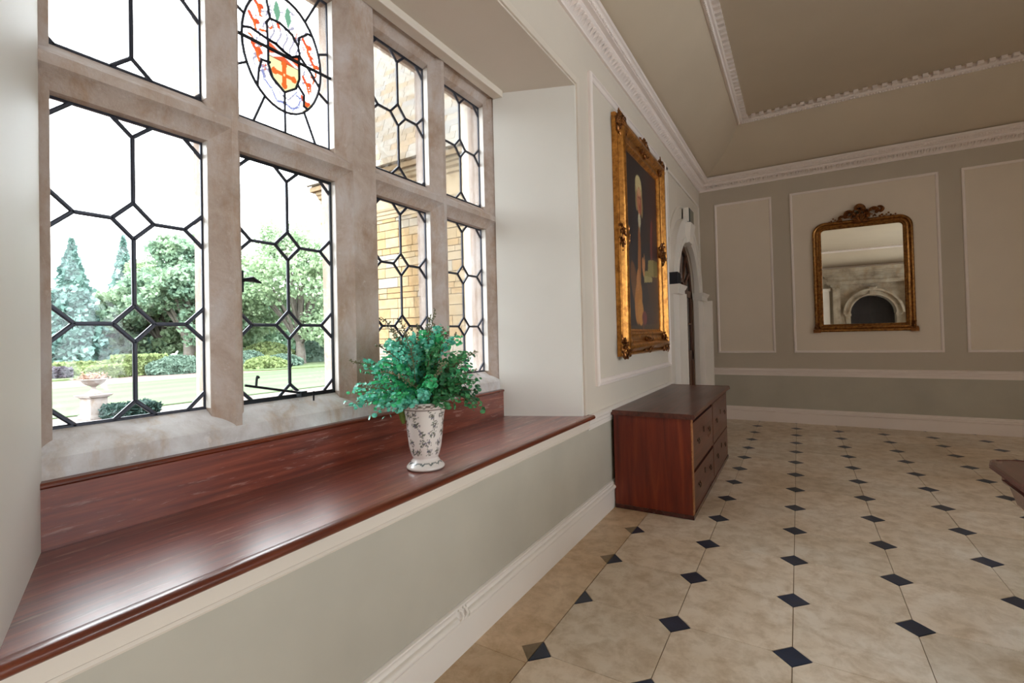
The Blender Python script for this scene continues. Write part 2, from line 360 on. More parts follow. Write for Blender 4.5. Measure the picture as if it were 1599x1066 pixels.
# profile swept along a wall of the room, mitred into the corners
def wallmap(wn):
    if wn == 'left': return (lambda e, t, z: (XW+e, t, z)), YB, YF
    if wn == 'right': return (lambda e, t, z: (XR-e, t, z)), YB, YF
    if wn == 'far': return (lambda e, t, z: (t, YF-e, z)), XW, XR
    return (lambda e, t, z: (t, YB+e, z)), XW, XR
def sweep(prof, wn, a=None, b=None, sm=False, n=1):
    f, t0, t1 = wallmap(wn); m = MB(); A = []; B = []
    for e, z in prof:
        A.append(f(e, t0+e if a is None else a, z)); B.append(f(e, t1-e if b is None else b, z))
    k = len(prof); m.add(A+B, [(i, i+1, k+i+1, k+i) for i in range(k-1)]+[tuple(range(k)), tuple(range(2*k-1, k-1, -1))]); return m
CORN = [(0, 3.66), (.018, 3.66), (.018, 3.682), (.026, 3.69), (.05, 3.715), (.078, 3.745), (.084, 3.752), (.084, 3.766), (.118, 3.77), (.128, 3.79), (.142, 3.806), (.154, 3.812), (.154, 3.845), (0, 3.865)]
COVE = [(.0, 3.85)]+[(.10+.562*math.sin(t*PI/2)**1.0*(.55+.45*t), 3.85+.542*(1-math.cos(t*PI/2))**.8) for t in [k/10 for k in range(11)]]+[(.70, 4.46), (0, 4.46)]
CMOULD = [(.655, 4.46), (.655, 4.39), (.662, 4.38), (.675, 4.376), (.69, 4.382), (.70, 4.392), (.722, 4.395), (.735, 4.405), (.74, 4.425), (.74, 4.46)]
trims = {}
for k, wn in enumerate(('left', 'far', 'right', 'back')):
    trims[wn] = sweep(CORN, wn).build('trim_%d' % (k+1), M['corn'], kind='structure', label='white plaster cornice')
    sweep(COVE, wn).build('cove', M['ceil'], ceil, smooth=True)
    mo = sweep(CMOULD, wn).build('ceiling_moulding', M['corn'], ceil)
# ornaments: acanthus band in the cornice, beads, egg pattern on the ceiling moulding, modillion blocks
def band(wn, e, z, step, fn, lo=None, hi=None):
    f, t0, t1 = wallmap(wn); m = MB(); t = (t0+.12 if lo is None else lo)
    while t < (t1-.1 if hi is None else hi):
        fn(m, f, e, t, z); t += step
    return m
def bl(m, c, u, r, sx, sz):  # small lozenge relief
    pass
def leafr(m, f, e, t, z):
    for s in (-1, 1):
        p = [f(e-.026, t+s*.024, z-.032), f(e+.010, t+s*.003, z-.006), f(e+.020, t+s*.014, z+.014), f(e+.008, t+s*.030, z+.024), f(e+.036, t+s*.018, z-.006)]
        m.add(p, [(0, 1, 4), (1, 2, 4), (2, 3, 4), (3, 0, 4)])
def bead(m, f, e, t, z): m.ball(f(e, t, z), .0125, 6, 4)
def egg(m, f, e, t, z):
    c = f(e, t, z); m.ball(c, .02, 6, 4, (.8, .8, .8))
for wn in ('left', 'far', 'back'):
    band(wn, .052, 3.722, .062, leafr).build('relief', M['corn'], trims[wn], kind='stuff')
    band(wn, .128, 3.785, .028, bead).build('beading', M['corn'], trims[wn], kind='stuff')
    band(wn, .69, 4.384, .03, egg, YB+.72 if wn == 'left' else XW+.72, YF-.72 if wn == 'left' else XR-.72).build('egg_relief', M['corn'], ceil, smooth='all', kind='stuff')
mod = MB().prism([(-.03, -.045), (.03, -.045), (.03, -.012), (.018, 0), (-.03, 0)], 'y', -.026, .026); mod_me = MB()
mod_me = MB().add([(x, y, z) for x, y, z in mod.v], mod.f).mesh('modillion', M['corn'])
def mods(wn, lo, hi, single=True):
    f, t0, t1 = wallmap(wn); t = lo; m = MB()
    rz = {'left': 0, 'far': -PI/2, 'right': PI, 'back': PI/2}[wn]
    R = Matrix.Rotation(rz, 4, 'Z')
    while t < hi:
        p = f(.768, t, 4.45)
        if single: inst('modillion', mod_me, ceil, p, (0, 0, rz))
        else: m.add([tuple(R @ Vector(v)+Vector(p)) for v in mod.v], mod.f)
        t += .098
    if not single: m.build('modillion', M['corn'], ceil, kind='stuff')
mods('far', XW+.78, XR-.78); mods('left', .2, YF-.78); mods('back', XW+.78, XR-.78, False); mods('right', YB+.78, YF-.78, False); mods('left', YB+.78, .15, False)

# panel mouldings
def ring(loop, prof, P):
    return MB().rings([[P(u, v, h) for u, v in loop(d)] for d, h in prof])
def rect(u0, u1, v0, v1):
    return lambda d: [(u0+d, v0+d), (u1-d, v0+d), (u1-d, v1-d), (u0+d, v1-d)]
PL = lambda u, v, h: (XW+h, u, v)
PFm = lambda u, v, h: (u, YF-h, v)
PM = [(0, -.002), (0, .020), (.006, .030), (.018, .034), (.026, .022), (.036, .018), (.046, .010), (.05, -.002)]
ring(rect(3.449, 5.87, 1.0, 3.42), PM, PL).build('panel_moulding', M['corn'], wleft)
MB().box(XW-.01, XW+.0015, 3.47, 5.85, 1.02, 3.4).build('panel_field', M['wall_up'], wleft)
a2 = lambda d: [(6.02+d, 2.15), (6.02+d, 3.42-d), (8.17-d, 3.42-d), (8.17-d, 2.15), (8.17-d-.03, 2.15), (8.14-d-.03, 3.42-d-.06), (6.08+d, 3.42-d-.06), (6.05+d, 2.15)]
for r_ in ((6.0, 6.035, 1.95, 3.42), (8.14, 8.175, .85, 3.42), (6.0, 8.175, 3.385, 3.42)):
    MB().box(XW-.003, XW+.016, *r_).build('panel_moulding', M['white'], wleft, bevel=.004)
for R_ in (1.08,):
    b = MB(); pr_ = [(0, -.002), (0, .012), (.02, .02), (.035, .01), (.04, -.002)]; K = 28
    L = [[(XW+h, DC+(R_-d)*math.cos(PI*k/K), DZ+.1+(R_-d)*math.sin(PI*k/K)) for d, h in pr_] for k in range(K+1)]
    n = len(pr_); b.add([p for l in L for p in l], [(k*n+i, k*n+i+1, (k+1)*n+i+1, (k+1)*n+i) for k in range(K) for i in range(n-1)])
    b.build('arch_moulding', M['wall_up'], wleft)
for u0, u1 in ((-1.11, -.30), (-.06, 1.64), (1.865, 3.2), (3.43, 5.12), (5.36, 6.17)):
    ring(rect(u0, u1, 1.045, 3.43), [(0, -.002), (0, .009), (.006, .014), (.022, .014), (.03, .008), (.036, -.002)], PFm).build('panel_moulding', M['white'] if False else M['corn'], wf)
    MB().box(u0+.03, u1-.03, YF-.0015, YF+.01, 1.075, 3.40).build('panel_field', M['panel'], wf)
# opening bead around the window embrasure
MB().box(XW-.01, XW+.014, WO1, WO1+.045, .815, ZH+.045).build('embrasure_bead', M['trim_shade'], wleft, bevel=.005)
MB().box(XW-.01, XW+.014, WO0-.045, WO0, .815, ZH+.045).build('embrasure_bead', M['trim_shade'], wleft, bevel=.005)
MB().box(XW-.01, XW+.014, WO0, WO1, ZH, ZH+.045).build('embrasure_bead', M['trim_shade'], wleft, bevel=.005)
# dado rails and skirtings
DADO = [(0, .70), (.012, .70), (.014, .735), (.02, .742), (.022, .765), (.034, .775), (.036, .795), (.02, .808), (0, .812)]
sweep(DADO, 'left', WO1+.05, DY0-.32).build('dado_rail', M['white'], wleft)
sweep(DADO, 'left', YB, WO0-.05).build('dado_rail', M['white'], wleft)
for wn, wo in (('far', wf), ('right', wrt)): sweep(DADO, wn).build('dado_rail', M['corn'] if wn == 'far' else M['white'], wo)
SK = [(0, 0), (.024, 0), (.024, .140), (.020, .143), (.020, .147)]+[(.024+.015*math.sin(PI*k/8), .164-.016*math.cos(PI*k/8)) for k in range(9)]+[(.020, .181), (.020, .185)]+[(.012+.008*math.cos(PI/2*k/5), .186+.012*math.sin(PI/2*k/5)) for k in range(6)]+[(.010, .202), (.016, .204), (.016, .210), (.008, .214), (0, .214)]
SKG = [(0, 0), (.024, 0), (.024, .140), (.016, .145), (.012, .190), (.010, .202), (.016, .204), (.016, .210), (.008, .214), (0, .214)]
bl_ = sweep(SK, 'left', None, 1.665).build('baseboard_left', M['white'], kind='structure')
sweep(SK, 'left', 1.742, DY0-.32).build('skirting_length', M['white'], bl_)
sweep(SKG, 'left', 1.664, 1.743).build('skirting_joint', M['white'], bl_)
b = MB()
for y_, r_ in ((1.690, .005), (1.722, .006)): b.tube([(XW+.018, y_-.012, .143), (XW+.030, y_+.002, .155), (XW+.032, y_+.012, .170), (XW+.022, y_+.010, .188), (XW+.016, y_-.004, .196)], r_, 6)
b.build('moulding_chip', M['white'], bl_, smooth=True, kind='stuff')
sweep(SK, 'left', DY1+.44, None).build('baseboard_left', M['white'], kind='structure')
for wn in ('far', 'right'): sweep(SK, wn).build('baseboard_'+wn, M['white'] if wn != 'far' else M['corn'], kind='structure')
MB().box(XW, XW+.022, WO0-.04, WO1+.045, .718, .787).build('apron_board', M['trim_shade'], wleft, bevel=.003)
sweep([(0, .715), (.024, .715), (.028, .722), (.024, .73), (0, .73)], 'left', WO0-.04, WO1+.045).build('apron_bead', M['trim_shade'], wleft)
MB().box(-1.893, -1.815, .485, 2.975, 3.158, 3.2).build('soffit_batten', M['trim_shade'], wleft, bevel=.004)
MB().box(-1.822, -1.812, .485, 2.975, 3.150, 3.2).build('soffit_batten', M['trim_shade'], wleft, bevel=.004)

# ================================================================== STONE WINDOW
def hollow(ax, ay, bx, by, n=5, k=.35):
    """concave curve from a (fillet edge) to b (corner by the glass)"""
    pts = []
    for i in range(n+1):
        t = i/n; x = ax+(bx-ax)*t; y = ay+(by-ay)*t; q = math.sin(PI*t)*k*.5
        pts.append((x+(-(by-ay))*0+q*(bx-ax)*.5, y-q*(by-ay)*.5))
    return pts
XF, XC_, XG, XO, XOF = -1.895, -1.955, -2.0, -2.065, -2.10
LIGHTS = [(.53, .99), (1.115, 1.592), (1.86, 2.308), (2.455, 2.925)]
ZL0, ZL1, ZU0, ZU1 = 1.147, 2.19, 2.358, 3.098
def side_prof(yf, yc):  # front fillet edge y, corner y
    return hollow(XF, yf, XC_, yc)+[(XC_-.008, yc+(yf-yc)*-.0), (XG+.0, yc), (XO, yc), (XOF, yf)]
def make_window(full=True):
    root = empty('window_1', kind='structure', label='mullioned stone window with leaded lights')
    def mull(fa, fb, ca, cb, z0=.9, z1=3.2, name='mullion'):
        p = side_prof(fa, ca)+side_prof(fb, cb)[::-1]
        return MB().prism(p, 'z', z0, z1).build(name, M['stone'], root, smooth=.34)
    mull(1.05, 1.075, .99, 1.115); mull(1.65, 1.80, 1.592, 1.86); mull(2.368, 2.395, 2.308, 2.455)
    for fa, ca, ya in ((.4755, .53, .4745), (2.984, 2.925, 2.985)):
        p = side_prof(fa, ca); p = p+[(XOF-.04, ya), (XF, ya)] if True else p
        MB().prism(p, 'z', .9, 3.2).build('jamb', M['stone'], root, smooth=.34)
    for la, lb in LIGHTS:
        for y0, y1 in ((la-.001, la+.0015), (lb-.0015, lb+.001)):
            for z0, z1 in ((ZL0+.002, ZL1), (ZU0, ZU1)): MB().box(XG-.002, XC_-.004, y0, y1, z0, z1).build('lit_rebate_strip', M['white'], root)  # thin white strips stand in for window light on the rebate faces
    def hz(y0, y1, pts, name, mat=M['stone']):
        return MB().prism(pts, 'y', y0, y1).build(name, mat, root, smooth=.34)
    cuts = [.475, 1.0625, 1.725, 2.3815, 2.985]
    for k in range(4):
        t = hollow(XF-.0015, 2.247, XC_, 2.19)+[(XG, 2.19), (XO+.035, 2.192), (XOF+.002, 2.26), (XOF+.002, 2.27), (XO, 2.345), (XG, 2.357), (XF-.0015, 2.281)]
        hz(cuts[k], cuts[k+1], t, 'transom')
        h = hollow(XF-.0015, 3.19, XC_, 3.12)+[(XG, 3.10), (XO+.02, 3.10), (XOF+.002, 3.16), (XOF+.002, 3.3), (XF-.0015, 3.3)]
        hz(cuts[k], cuts[k+1], h, 'head_stone')
    hz(.475, 2.985, [(XF+.002, .79), (XF+.002, 1.072), (XF-.006, 1.082), (XG, 1.147), (-2.03, 1.148), (XOF-.05, 1.08), (XOF-.05, .79)], 'stone_sill', M['stone_sill'])
    def cames(segs, name, par, r=.0070, mat='lead'):
        b = MB()
        for (u0, v0), (u1, v1) in segs:
            a = Vector((0, u0, v0)); c = Vector((0, u1, v1)); d = (c-a).normalized(); a -= d*.002; c += d*.002; nrm = Vector((0, -d.z, d.y))
            pr = []
            for p in (a, c):
                pr.append([p+nrm*s*r+Vector((h, 0, 0)) for s, h in ((-1, -.003), (-1, .003), (-.45, .0068), (.45, .0068), (1, .003), (1, -.003), (.45, -.0068), (-.45, -.0068))])
            b.add(pr[0]+pr[1], [(i, (i+1) % 8, 8+(i+1) % 8, 8+i) for i in range(8)]+[tuple(range(8)), tuple(range(15, 7, -1))])
        o = b.build(name, M[mat], par); o.location = (XG, 0, 0); return o
    def pane(par, pts):
        b = MB().prism(pts, 'x', -.0015, .0015); o = b.build('pane', M['glass'], par)
        cyy = sum(p[0] for p in pts)/len(pts); czz = sum(p[1] for p in pts)/len(pts)
        o.data.transform(Matrix.Translation((0, -cyy, -czz))); o.location = (0, cyy, czz)
        o.rotation_euler = (0, rnd.uniform(-.004, .004), rnd.uniform(-.004, .004)); return o
    s, hd, vh = .066, .062, .064
    def leaded(y0, y1, rows, cb=1.0):
        c = (y0+y1)/2; hw = (y1-y0)/2; S = []; P = []; n = len(rows)
        q = lambda u, v: (c+u, v)
        for k, z in enumerate(rows):
            up_, dn = k < n-1, k > 0
            if up_ and dn:
                P.append([q(-hd, z), q(0, z-vh), q(hd, z), q(0, z+vh)])
                for sg in (-1, 1): S.append((q(sg*hd, z), q(sg*(hw-s), z)))
            for sg in (-1, 1):
                if up_: e_ = 1 if dn else cb; S += [(q(0, z+vh*(1 if dn else .9)), q(sg*hd, z)), (q(sg*(hw-s*e_), z), q(sg*hw, z+vh*e_))]
                if dn: S += [(q(0, z-vh*(1 if up_ else .9)), q(sg*hd, z)), (q(sg*(hw-s), z), q(sg*hw, z-vh))]
                P.append([q(sg*(hw-s), z), q(sg*hw, z-(vh if dn else 0)), q(sg*hw, z+(vh if up_ else 0))])
            if not (up_ and dn): P.append([q(-hd, z), q(hd, z), q(0, z+(vh if up_ else -vh)*.9)])
            if up_:
                z2 = rows[k+1]; S.append((q(0, z+vh), q(0, z2-vh)))
                for sg in (-1, 1):
                    P.append([q(0, z+vh), q(sg*hd, z), q(sg*(hw-s), z), q(sg*hw, z+vh), q(sg*hw, z2-vh), q(sg*(hw-s), z2), q(sg*hd, z2), q(0, z2-vh)])
        # border came
        z0, z1 = rows[0], rows[-1]
        S += [((y0, z0), (y0, z1)), ((y1, z0), (y1, z1)), ((y0, z0), (y1, z0)), ((y0, z1), (y1, z1))]
        o = cames(S, 'leaded_light', root)
        for p in P: pane(o, p)
        return o
    for k, (a, b) in enumerate(LIGHTS):
        lo = leaded(a, b, [ZL0, 1.474, 1.836, ZL1])
        if k == 1 and full:   # opening iron casement with catch and stay
            fr = [((a, ZL0), (a, ZL1)), ((b, ZL0), (b, ZL1)), ((a, ZL0), (b, ZL0)), ((a, ZL1), (b, ZL1))]
            fo = cames(fr, 'casement_frame', root, .011, 'iron'); fo.location.x = XG+.006
            cb = MB(); cb.tube([(XG+.012, 1.125, 1.655), (XG+.03, 1.135, 1.66), (XG+.045, 1.16, 1.664), (XG+.04, 1.2, 1.652)], [.010, .008, .013, .004], 8); cb.box(XG, XG+.016, 1.118, 1.14, 1.61, 1.70)
            cb.build('casement_catch', M['iron'], root, smooth=True)
            st = MB(); st.tube([(XG+.03, 1.13, 1.222), (XG+.05, 1.38, 1.163)], .0055, 8); st.tube([(XG+.034, 1.175, 1.212), (XG+.034, 1.178, 1.245), (XG+.03, 1.186, 1.252)], [.005, .005, .009], 8)
            st.box(XG+.03, XG+.066, 1.365, 1.395, 1.146, 1.172); st.tube([(XG+.05, 1.44, 1.12), (XG+.05, 1.441, 1.165)], .004, 6); st.tube([(XG+.03, 1.35, 1.30), (XG+.02, 1.338, 1.268)], .003, 6)
            st.build('casement_stay', M['iron'], root, smooth=True)
        if k == 1 and full: stained(root, cames, pane, a, b)
        else: leaded(a, b, [ZU0, 2.725, ZU1], .35)
    return root
def seg_d(U, V, pts):
    d = np.full(U.shape, 9.)
    for (a, b), (c, e) in zip(pts[:-1], pts[1:]):
        vx, vy = c-a, e-b; t = np.clip(((U-a)*vx+(V-b)*vy)/(vx*vx+vy*vy+1e-12), 0, 1); d = np.minimum(d, np.hypot(U-a-t*vx, V-b-t*vy))
    return d
def inpoly(U, V, P):
    r = np.zeros(U.shape, bool); n = len(P)
    for i in range(n):
        x1, y1 = P[i]; x2, y2 = P[(i+1) % n]
        if y1 == y2: continue
        c = ((V > y1) != (V > y2)) & (U < (x2-x1)*(V-y1)/(y2-y1)+x1); r ^= c
    return r
def stained(root, cames, pane, a, b):
    cy0, cz0, A, B = 1.352, 2.722, .196, .266
    o = None
    # local shapes in units of the oval, u -1..1, v -1..1
    E = [(math.cos(2*PI*k/40), math.sin(2*PI*k/40)) for k in range(40)]
    W = lambda p: (cy0+p[0]*A, cz0+p[1]*B)
    shield = [(-.40, .12), (-.40, -.30), (-.30, -.50), (0, -.66), (.30, -.50), (.40, -.30), (.40, .12), (.2, .03), (0, .06), (-.2, .12)]
    helm = [(-.40, .12), (-.42, .40), (-.34, .50), (-.1, .52), (.22, .44), (.38, .28), (.42, .12), (.2, .03), (0, .06), (-.2, .12)]
    low = [(-.62, -.45), (-.55, -.28), (-.36, -.26)]; low2 = [(.36, -.42), (.52, -.55), (.50, -.75), (.62, -.78)]
    S = []
    def pl(pts, close=False):
        q = pts+([pts[0]] if close else [])
        for p, r in zip(q[:-1], q[1:]): S.append((W(p), W(r)))
    pl(E, True); pl(shield, True); pl(helm, True); pl(low); pl([(-.62, -.45), (-.66, -.75)]); pl(low2); pl([(0, -.66), (0, -1)]); pl([(-.34, .50), (-.42, .80), (-.62, .78)])
    pl([(.38, .28), (.42, .46), (.66, .62), (.78, .62)]); pl([(-1, .1), (-.8, .16), (-.40, .12)]); pl([(.42, .12), (.7, -.06), (.96, -.27)])
    cn = 8; angs = [0.35, .95, 1.57, 2.2, 2.8, 3.6, 4.2, 4.712, 5.25, 5.9]
    def edge(t):
        dx, dz = math.cos(t)*A, math.sin(t)*B; k = 9
        for lim, v in (((b-cy0), dx), ((cy0-a)*-1, dx)):
            if v*lim > 0: k = min(k, lim/v)
        for lim in (ZU1-cz0, ZU0-cz0):
            if dz*lim > 0: k = min(k, lim/dz)
        return (cy0+dx*k, cz0+dz*k)
    for i, t in enumerate(angs):
        S.append((W((math.cos(t), math.sin(t))), edge(t)))
    S += [((a, ZU0), (a, ZU1)), ((b, ZU0), (b, ZU1)), ((a, ZU0), (b, ZU0)), ((a, ZU1), (b, ZU1))]
    o = cames(S, 'leaded_light', root, .0052)
    corners = [(b, ZU1), (a, ZU1), (a, ZU0), (b, ZU0)]
    for i, t in enumerate(angs):
        t2 = angs[(i+1) % len(angs)]+(2*PI if i == len(angs)-1 else 0); q = []
        for k in range(6): q.append(W((math.cos(t+(t2-t)*k/5), math.sin(t+(t2-t)*k/5))))
        q.append(edge(t2)); cs = []
        for c in corners:
            at = math.atan2((c[1]-cz0)/B, (c[0]-cy0)/A) % (2*PI)
            for add in (0, 2*PI):
                if t < at+add < t2: cs.append((at+add, c))
        for _, c in sorted(cs, reverse=True): q.append(c)
        q.append(edge(t)); pane(o, q)
    # painted oval of glass, colours are the glass itself
    N, Mv = 110, 150
    u, v = np.meshgrid(np.linspace(-1, 1, N), np.linspace(-1, 1, Mv)); C = np.ones(u.shape+(3,))*np.array([.8, .8, .84])
    k = 1/(SKY*2**EXPO)*1.12
    def put(mask, c): C[mask] = np.array(lin(c))*k*1.15
    rr = np.random.RandomState(4)
    orange, red, green, blue, grey = (232, 110, 50), (226, 92, 56), (120, 170, 140), (140, 146, 196), (176, 172, 190)
    for _ in range(64):   # sparse red and grey mantling strokes
        t = rr.uniform(0, 2*PI); r = rr.uniform(.55, .88); x, y = r*math.cos(t), r*math.sin(t)
        if y < -.45: continue
        q = [(x, y), (x+rr.uniform(-.1, .1), y+rr.uniform(-.1, .02)), (x+rr.uniform(-.16, .16), y+rr.uniform(-.15, .05))]
        put(seg_d(u, v, q) < rr.uniform(.012, .026), (red, grey, orange, grey)[rr.randint(4)])
    for x, y in ((-.62, .58), (.62, .34), (-.72, .28), (.82, .05), (-.66, -.2), (.6, -.35), (.56, -.72)):
        q = [(x-.1, y+.12), (x, y+.02), (x+.1, y+.04)]; put(seg_d(u, v, q) < .045, red); put(seg_d(u, v, [(x, y+.02), (x+.05, y-.12)]) < .035, orange)
    for x in (-.16, .12):
        for s_ in (-1, 1): put(seg_d(u, v, [(x, .55), (x+s_*.06, .68), (x+s_*.02, .82)]) < .035, green)
        put(seg_d(u, v, [(x, .52), (x, .86)]) < .02, green)
    hm = inpoly(u, v, helm); put(hm & (np.sin(u*38+np.sin(v*14)*2) > .45), grey); put(hm & (v > .40) & (np.sin((u*20+v*9)) > .5), red)
    ribbon = [(-.55, -.42), (-.5, -.58), (-.32, -.70), (-.2, -.86), (.02, -.84), (.2, -.9), (.36, -.8), (.42, -.66), (.3, -.6)]
    put(seg_d(u, v, ribbon) < .026, blue); put(seg_d(u, v, [(-.5, -.36), (-.3, -.5), (-.1, -.72), (.1, -.76), (.34, -.54)]) < .02, grey)
    for p in ribbon: put(np.hypot(u-p[0], v-p[1]) < .04, blue); put(np.hypot(u-p[0], v-p[1]) < .022, (236, 238, 246))
    sh = inpoly(u, v, shield); put(sh, (252, 240, 178))
    ch = sh & (v > -.13+.0*u); put(ch, (228, 100, 60))
    put(ch & (np.minimum(np.abs(v+.0-(u*.36)), np.abs(v+.0+(u*.36))) < .035), (250, 240, 236)); put(sh & (np.abs(v+.14) < .012), (150, 70, 40))
    cxx, cyy = 0, -.36
    put(sh & (((np.abs(u-cxx) < .05) & (np.abs(v-cyy) < .2)) | ((np.abs(v-cyy) < .035) & (np.abs(u-cxx) < .27))), orange)
    for dx, dy in ((.25, 0), (-.25, 0), (0, .18), (0, -.18)): put(sh & (np.hypot((u-cxx-dx)/1.2, v-cyy-dy) < .06), orange)
    put(np.hypot(u-cxx, v-cyy) < .022, (250, 230, 170))
    inside = u**2+v**2 <= 1.0
    C[(u**2+v**2 > .93)] = np.array(lin((236, 214, 150)))*k*1.3
    idx = -np.ones(u.shape, int); vs = []; cs = []
    for j in range(Mv):
        for i in range(N):
            if inside[j, i]: idx[j, i] = len(vs); vs.append((.0, cy0+u[j, i]*A, cz0+v[j, i]*B)); cs.append(C[j, i])
    fs = [(idx[j, i], idx[j, i+1], idx[j+1, i+1], idx[j+1, i]) for j in range(Mv-1) for i in range(N-1) if min(idx[j, i], idx[j, i+1], idx[j+1, i+1], idx[j+1, i]) >= 0]
    b_ = MB(); b_.v = vs; b_.f = fs; p = b_.build('armorial_pane', M['stained'], o, label='oval painted glass with a red cross on a yellow shield'); setcol(p.data, np.array(cs))
    sb = MB().tube([(XG+.02, a-.005, 2.70), (XG+.02, b+.005, 2.712)], .0075, 8).build('saddle_bar', M['iron'], root)
win1 = make_window()
win2 = make_window(False); win2.name = 'window_2'; win2.location = (0, OFF2, 0)  # unseen copy behind the camera, added to brighten the room
for k, (a, b) in enumerate(RO):  # unseen windows added to bring more light into the room
    rw_ = empty('window_%d' % (k+3), (XR+.5, (a+b)/2, 0), kind='structure', label='tall unseen mullioned window added in the right wall to brighten the room'); W_ = b-a; n_ = 3
    for q in range(n_+1):
        y = -W_/2+W_*q/n_; MB().box(-.1, .1, max(y-.06, -W_/2), min(y+.06, W_/2), RZ0, RZ1).build('mullion', M['stone'], rw_)
    for z in (RZ0, 2.4, RZ1-.12): MB().box(-.098, .098, -W_/2, W_/2, z, z+.12).build('transom', M['stone'], rw_)
    for q in range(n_):
        for z0, z1 in ((RZ0+.12, 2.4), (2.52, RZ1-.12)): MB().box(-.002, .002, -W_/2+W_*q/n_+.06, -W_/2+W_*(q+1)/n_-.06, z0, z1).build('pane', M['glass'], rw_)
for nm, loc, sgn, hh, ww in [('portal', (-2.2, 1.73, 2.12), 1, 2.05, 2.55), ('portal', (-2.2, 1.73+OFF2, 2.12), 1, 2.05, 2.55)]+[('portal', (XR+.87, (a+b)/2, (RZ0+RZ1)/2), -1, RZ1-RZ0, b-a) for a, b in RO]:
    portal(nm, loc, (0, -PI/2*sgn, 0), hh, ww)

# ================================================================== WINDOW SEAT
ws = empty('window_seat', (-1.6, 1.73, .8), label='long polished mahogany window seat with back board and rounded edge below the leaded window', cat='window seat')
def wpart(b, name, mat, **k):
    o = b.build(name, mat, None, **k); o.parent = ws; o.matrix_parent_inverse = Matrix.Translation((1.6, -1.73, -.8)); return o
xs = [-1.872, -1.735, -1.60, -1.455, -1.305]
def yl(x): return .475+(.266-.475)*(x+1.897)/(.562)+.015
def yr(x): return 2.985+(3.206-2.985)*(x+1.897)/(.562)-.015
for k in range(4):
    a, b_ = xs[k]+.0022, xs[k+1]-.0022; r0 = XW-.0
    aa = a; bb = b_
    pts = [(aa, yl(aa)), (min(bb, XW), yl(min(bb, XW))), (min(bb, XW), yr(min(bb, XW))), (aa, yr(aa))]
    if bb > XW: pts = [(aa, yl(aa)), (XW, yl(XW)), (XW, WO0-.03), (bb, WO0-.03), (bb, WO1+.055), (XW, WO1+.055), (XW, yr(XW)), (aa, yr(aa))]
    wpart(MB().prism(pts, 'z', .786, .815), 'plank', M['seat'], bevel=.003)
nz_ = [(-1.306, .786), (-1.306, .816), (-1.300, .8165)]+[(-1.288+.0185*math.sin(t), .801+.0155*math.cos(t)) for t in [PI*k/10 for k in range(11)]]
wpart(MB().prism(nz_, 'y', WO0-.03, WO1+.055), 'nosing', M['nosing'], smooth=True)
wpart(MB().box(-1.892, -1.87, .478, 2.982, .8145, .992), 'back_board', M['seat'], bevel=.001)
wpart(MB().prism([(-1.892, .992), (-1.868, .992), (-1.862, .998), (-1.862, 1.004), (-1.868, 1.010), (-1.892, 1.012)], 'y', .478, 2.982), 'back_board_cap', M['nosing'])

# ================================================================== VASE AND FOLIAGE
VX, VY, VZ = -1.462, 1.655, .8155
prof = [(.0, .0), (.080, .0), (.085, .004), (.085, .012), (.078, .020), (.066, .032), (.058, .044), (.056, .050), (.060, .056), (.066, .075), (.072, .10), (.077, .14), (.082, .19), (.087, .235), (.094, .268), (.100, .285), (.103, .296), (.099, .300), (.094, .297), (.088, .27), (.08, .22), (.07, .12), (.0, .11)]
def resample(p, n):
    p = [Vector((a, b)) for a, b in p]; L = [0]
    for a, b in zip(p[:-1], p[1:]): L.append(L[-1]+(b-a).length)
    out = []
    for i in range(n):
        t = L[-1]*i/(n-1); k = max(j for j in range(len(L)) if L[j] <= t+1e-9); k = min(k, len(p)-2); f = (t-L[k])/max(1e-9, L[k+1]-L[k]); q = p[k].lerp(p[k+1], f); out.append((max(q.x, .0005), q.y))
    return out
NV = 112; rp_ = resample(prof, 130)
vb = MB().lathe(rp_, (0, 0, 0), NV); vase = vb.build('vase', M['china'], smooth='all', label='white china vase with grey-green floral pattern standing on the mahogany window seat', cat='vase')
vase.location = (VX, VY, VZ)
co = np.array([v.co[:] for v in vase.data.vertices]); th = np.arctan2(co[:, 1], co[:, 0]); zz = co[:, 2]; rad = np.hypot(co[:, 0], co[:, 1])
cc = np.ones((len(co), 3))*np.array(lin((228, 220, 216))); r2 = np.random.RandomState(3)
half = len(rp_)*.62
def spot(t0, z0, r, c):
    d = (np.angle(np.exp(1j*(th-t0)))*.085)**2+(zz-z0)**2; cc[d < r*r] = np.array(lin(c))
ink = [(96, 98, 92), (112, 106, 128), (104, 110, 96), (130, 120, 110)]
for k in range(9):
    t0 = 2*PI*k/9+.2; ph = r2.uniform(0, 6)
    for i in range(46):
        z = .062+.21*i/46; t = t0+.22*math.sin(i*.16+ph); c = ink[(k+i//9) % 4]
        if i % 3: spot(t+.03*math.sin(i*2.1), z, .0032, c)
        if i % 9 == 4:
            for q in range(26): a_ = r2.uniform(0, 2*PI); ra = r2.uniform(.004, .02); spot(t+ra*math.cos(a_)/.085, z+ra*math.sin(a_)*.8, .0028, ink[r2.randint(4)])
for i in range(260):
    a_ = 2*PI*i/260; spot(a_, .286+.006*math.sin(a_*9), .0022, (112, 98, 92)); spot(a_, .286-.006*math.sin(a_*9), .0022, (112, 98, 92)); spot(a_, .026+.007*abs(math.sin(a_*6)), .003, (104, 112, 112)); spot(a_, .268, .0014, (120, 100, 96)); spot(a_, .052, .0016, (120, 120, 130)); spot(a_, .005, .002, (150, 130, 120))
setcol(vase.data, cc)
M['leaf_teal'] = leafm('teal_foliage', lin((26, 148, 124)), lin((150, 244, 220)), .3, .28, 45)  # strong tone variation puts leaf highlights into the colour
M['leaf_green'] = leafm('green_foliage', lin((26, 92, 58)), lin((100, 186, 120)), .28, .28, 45)
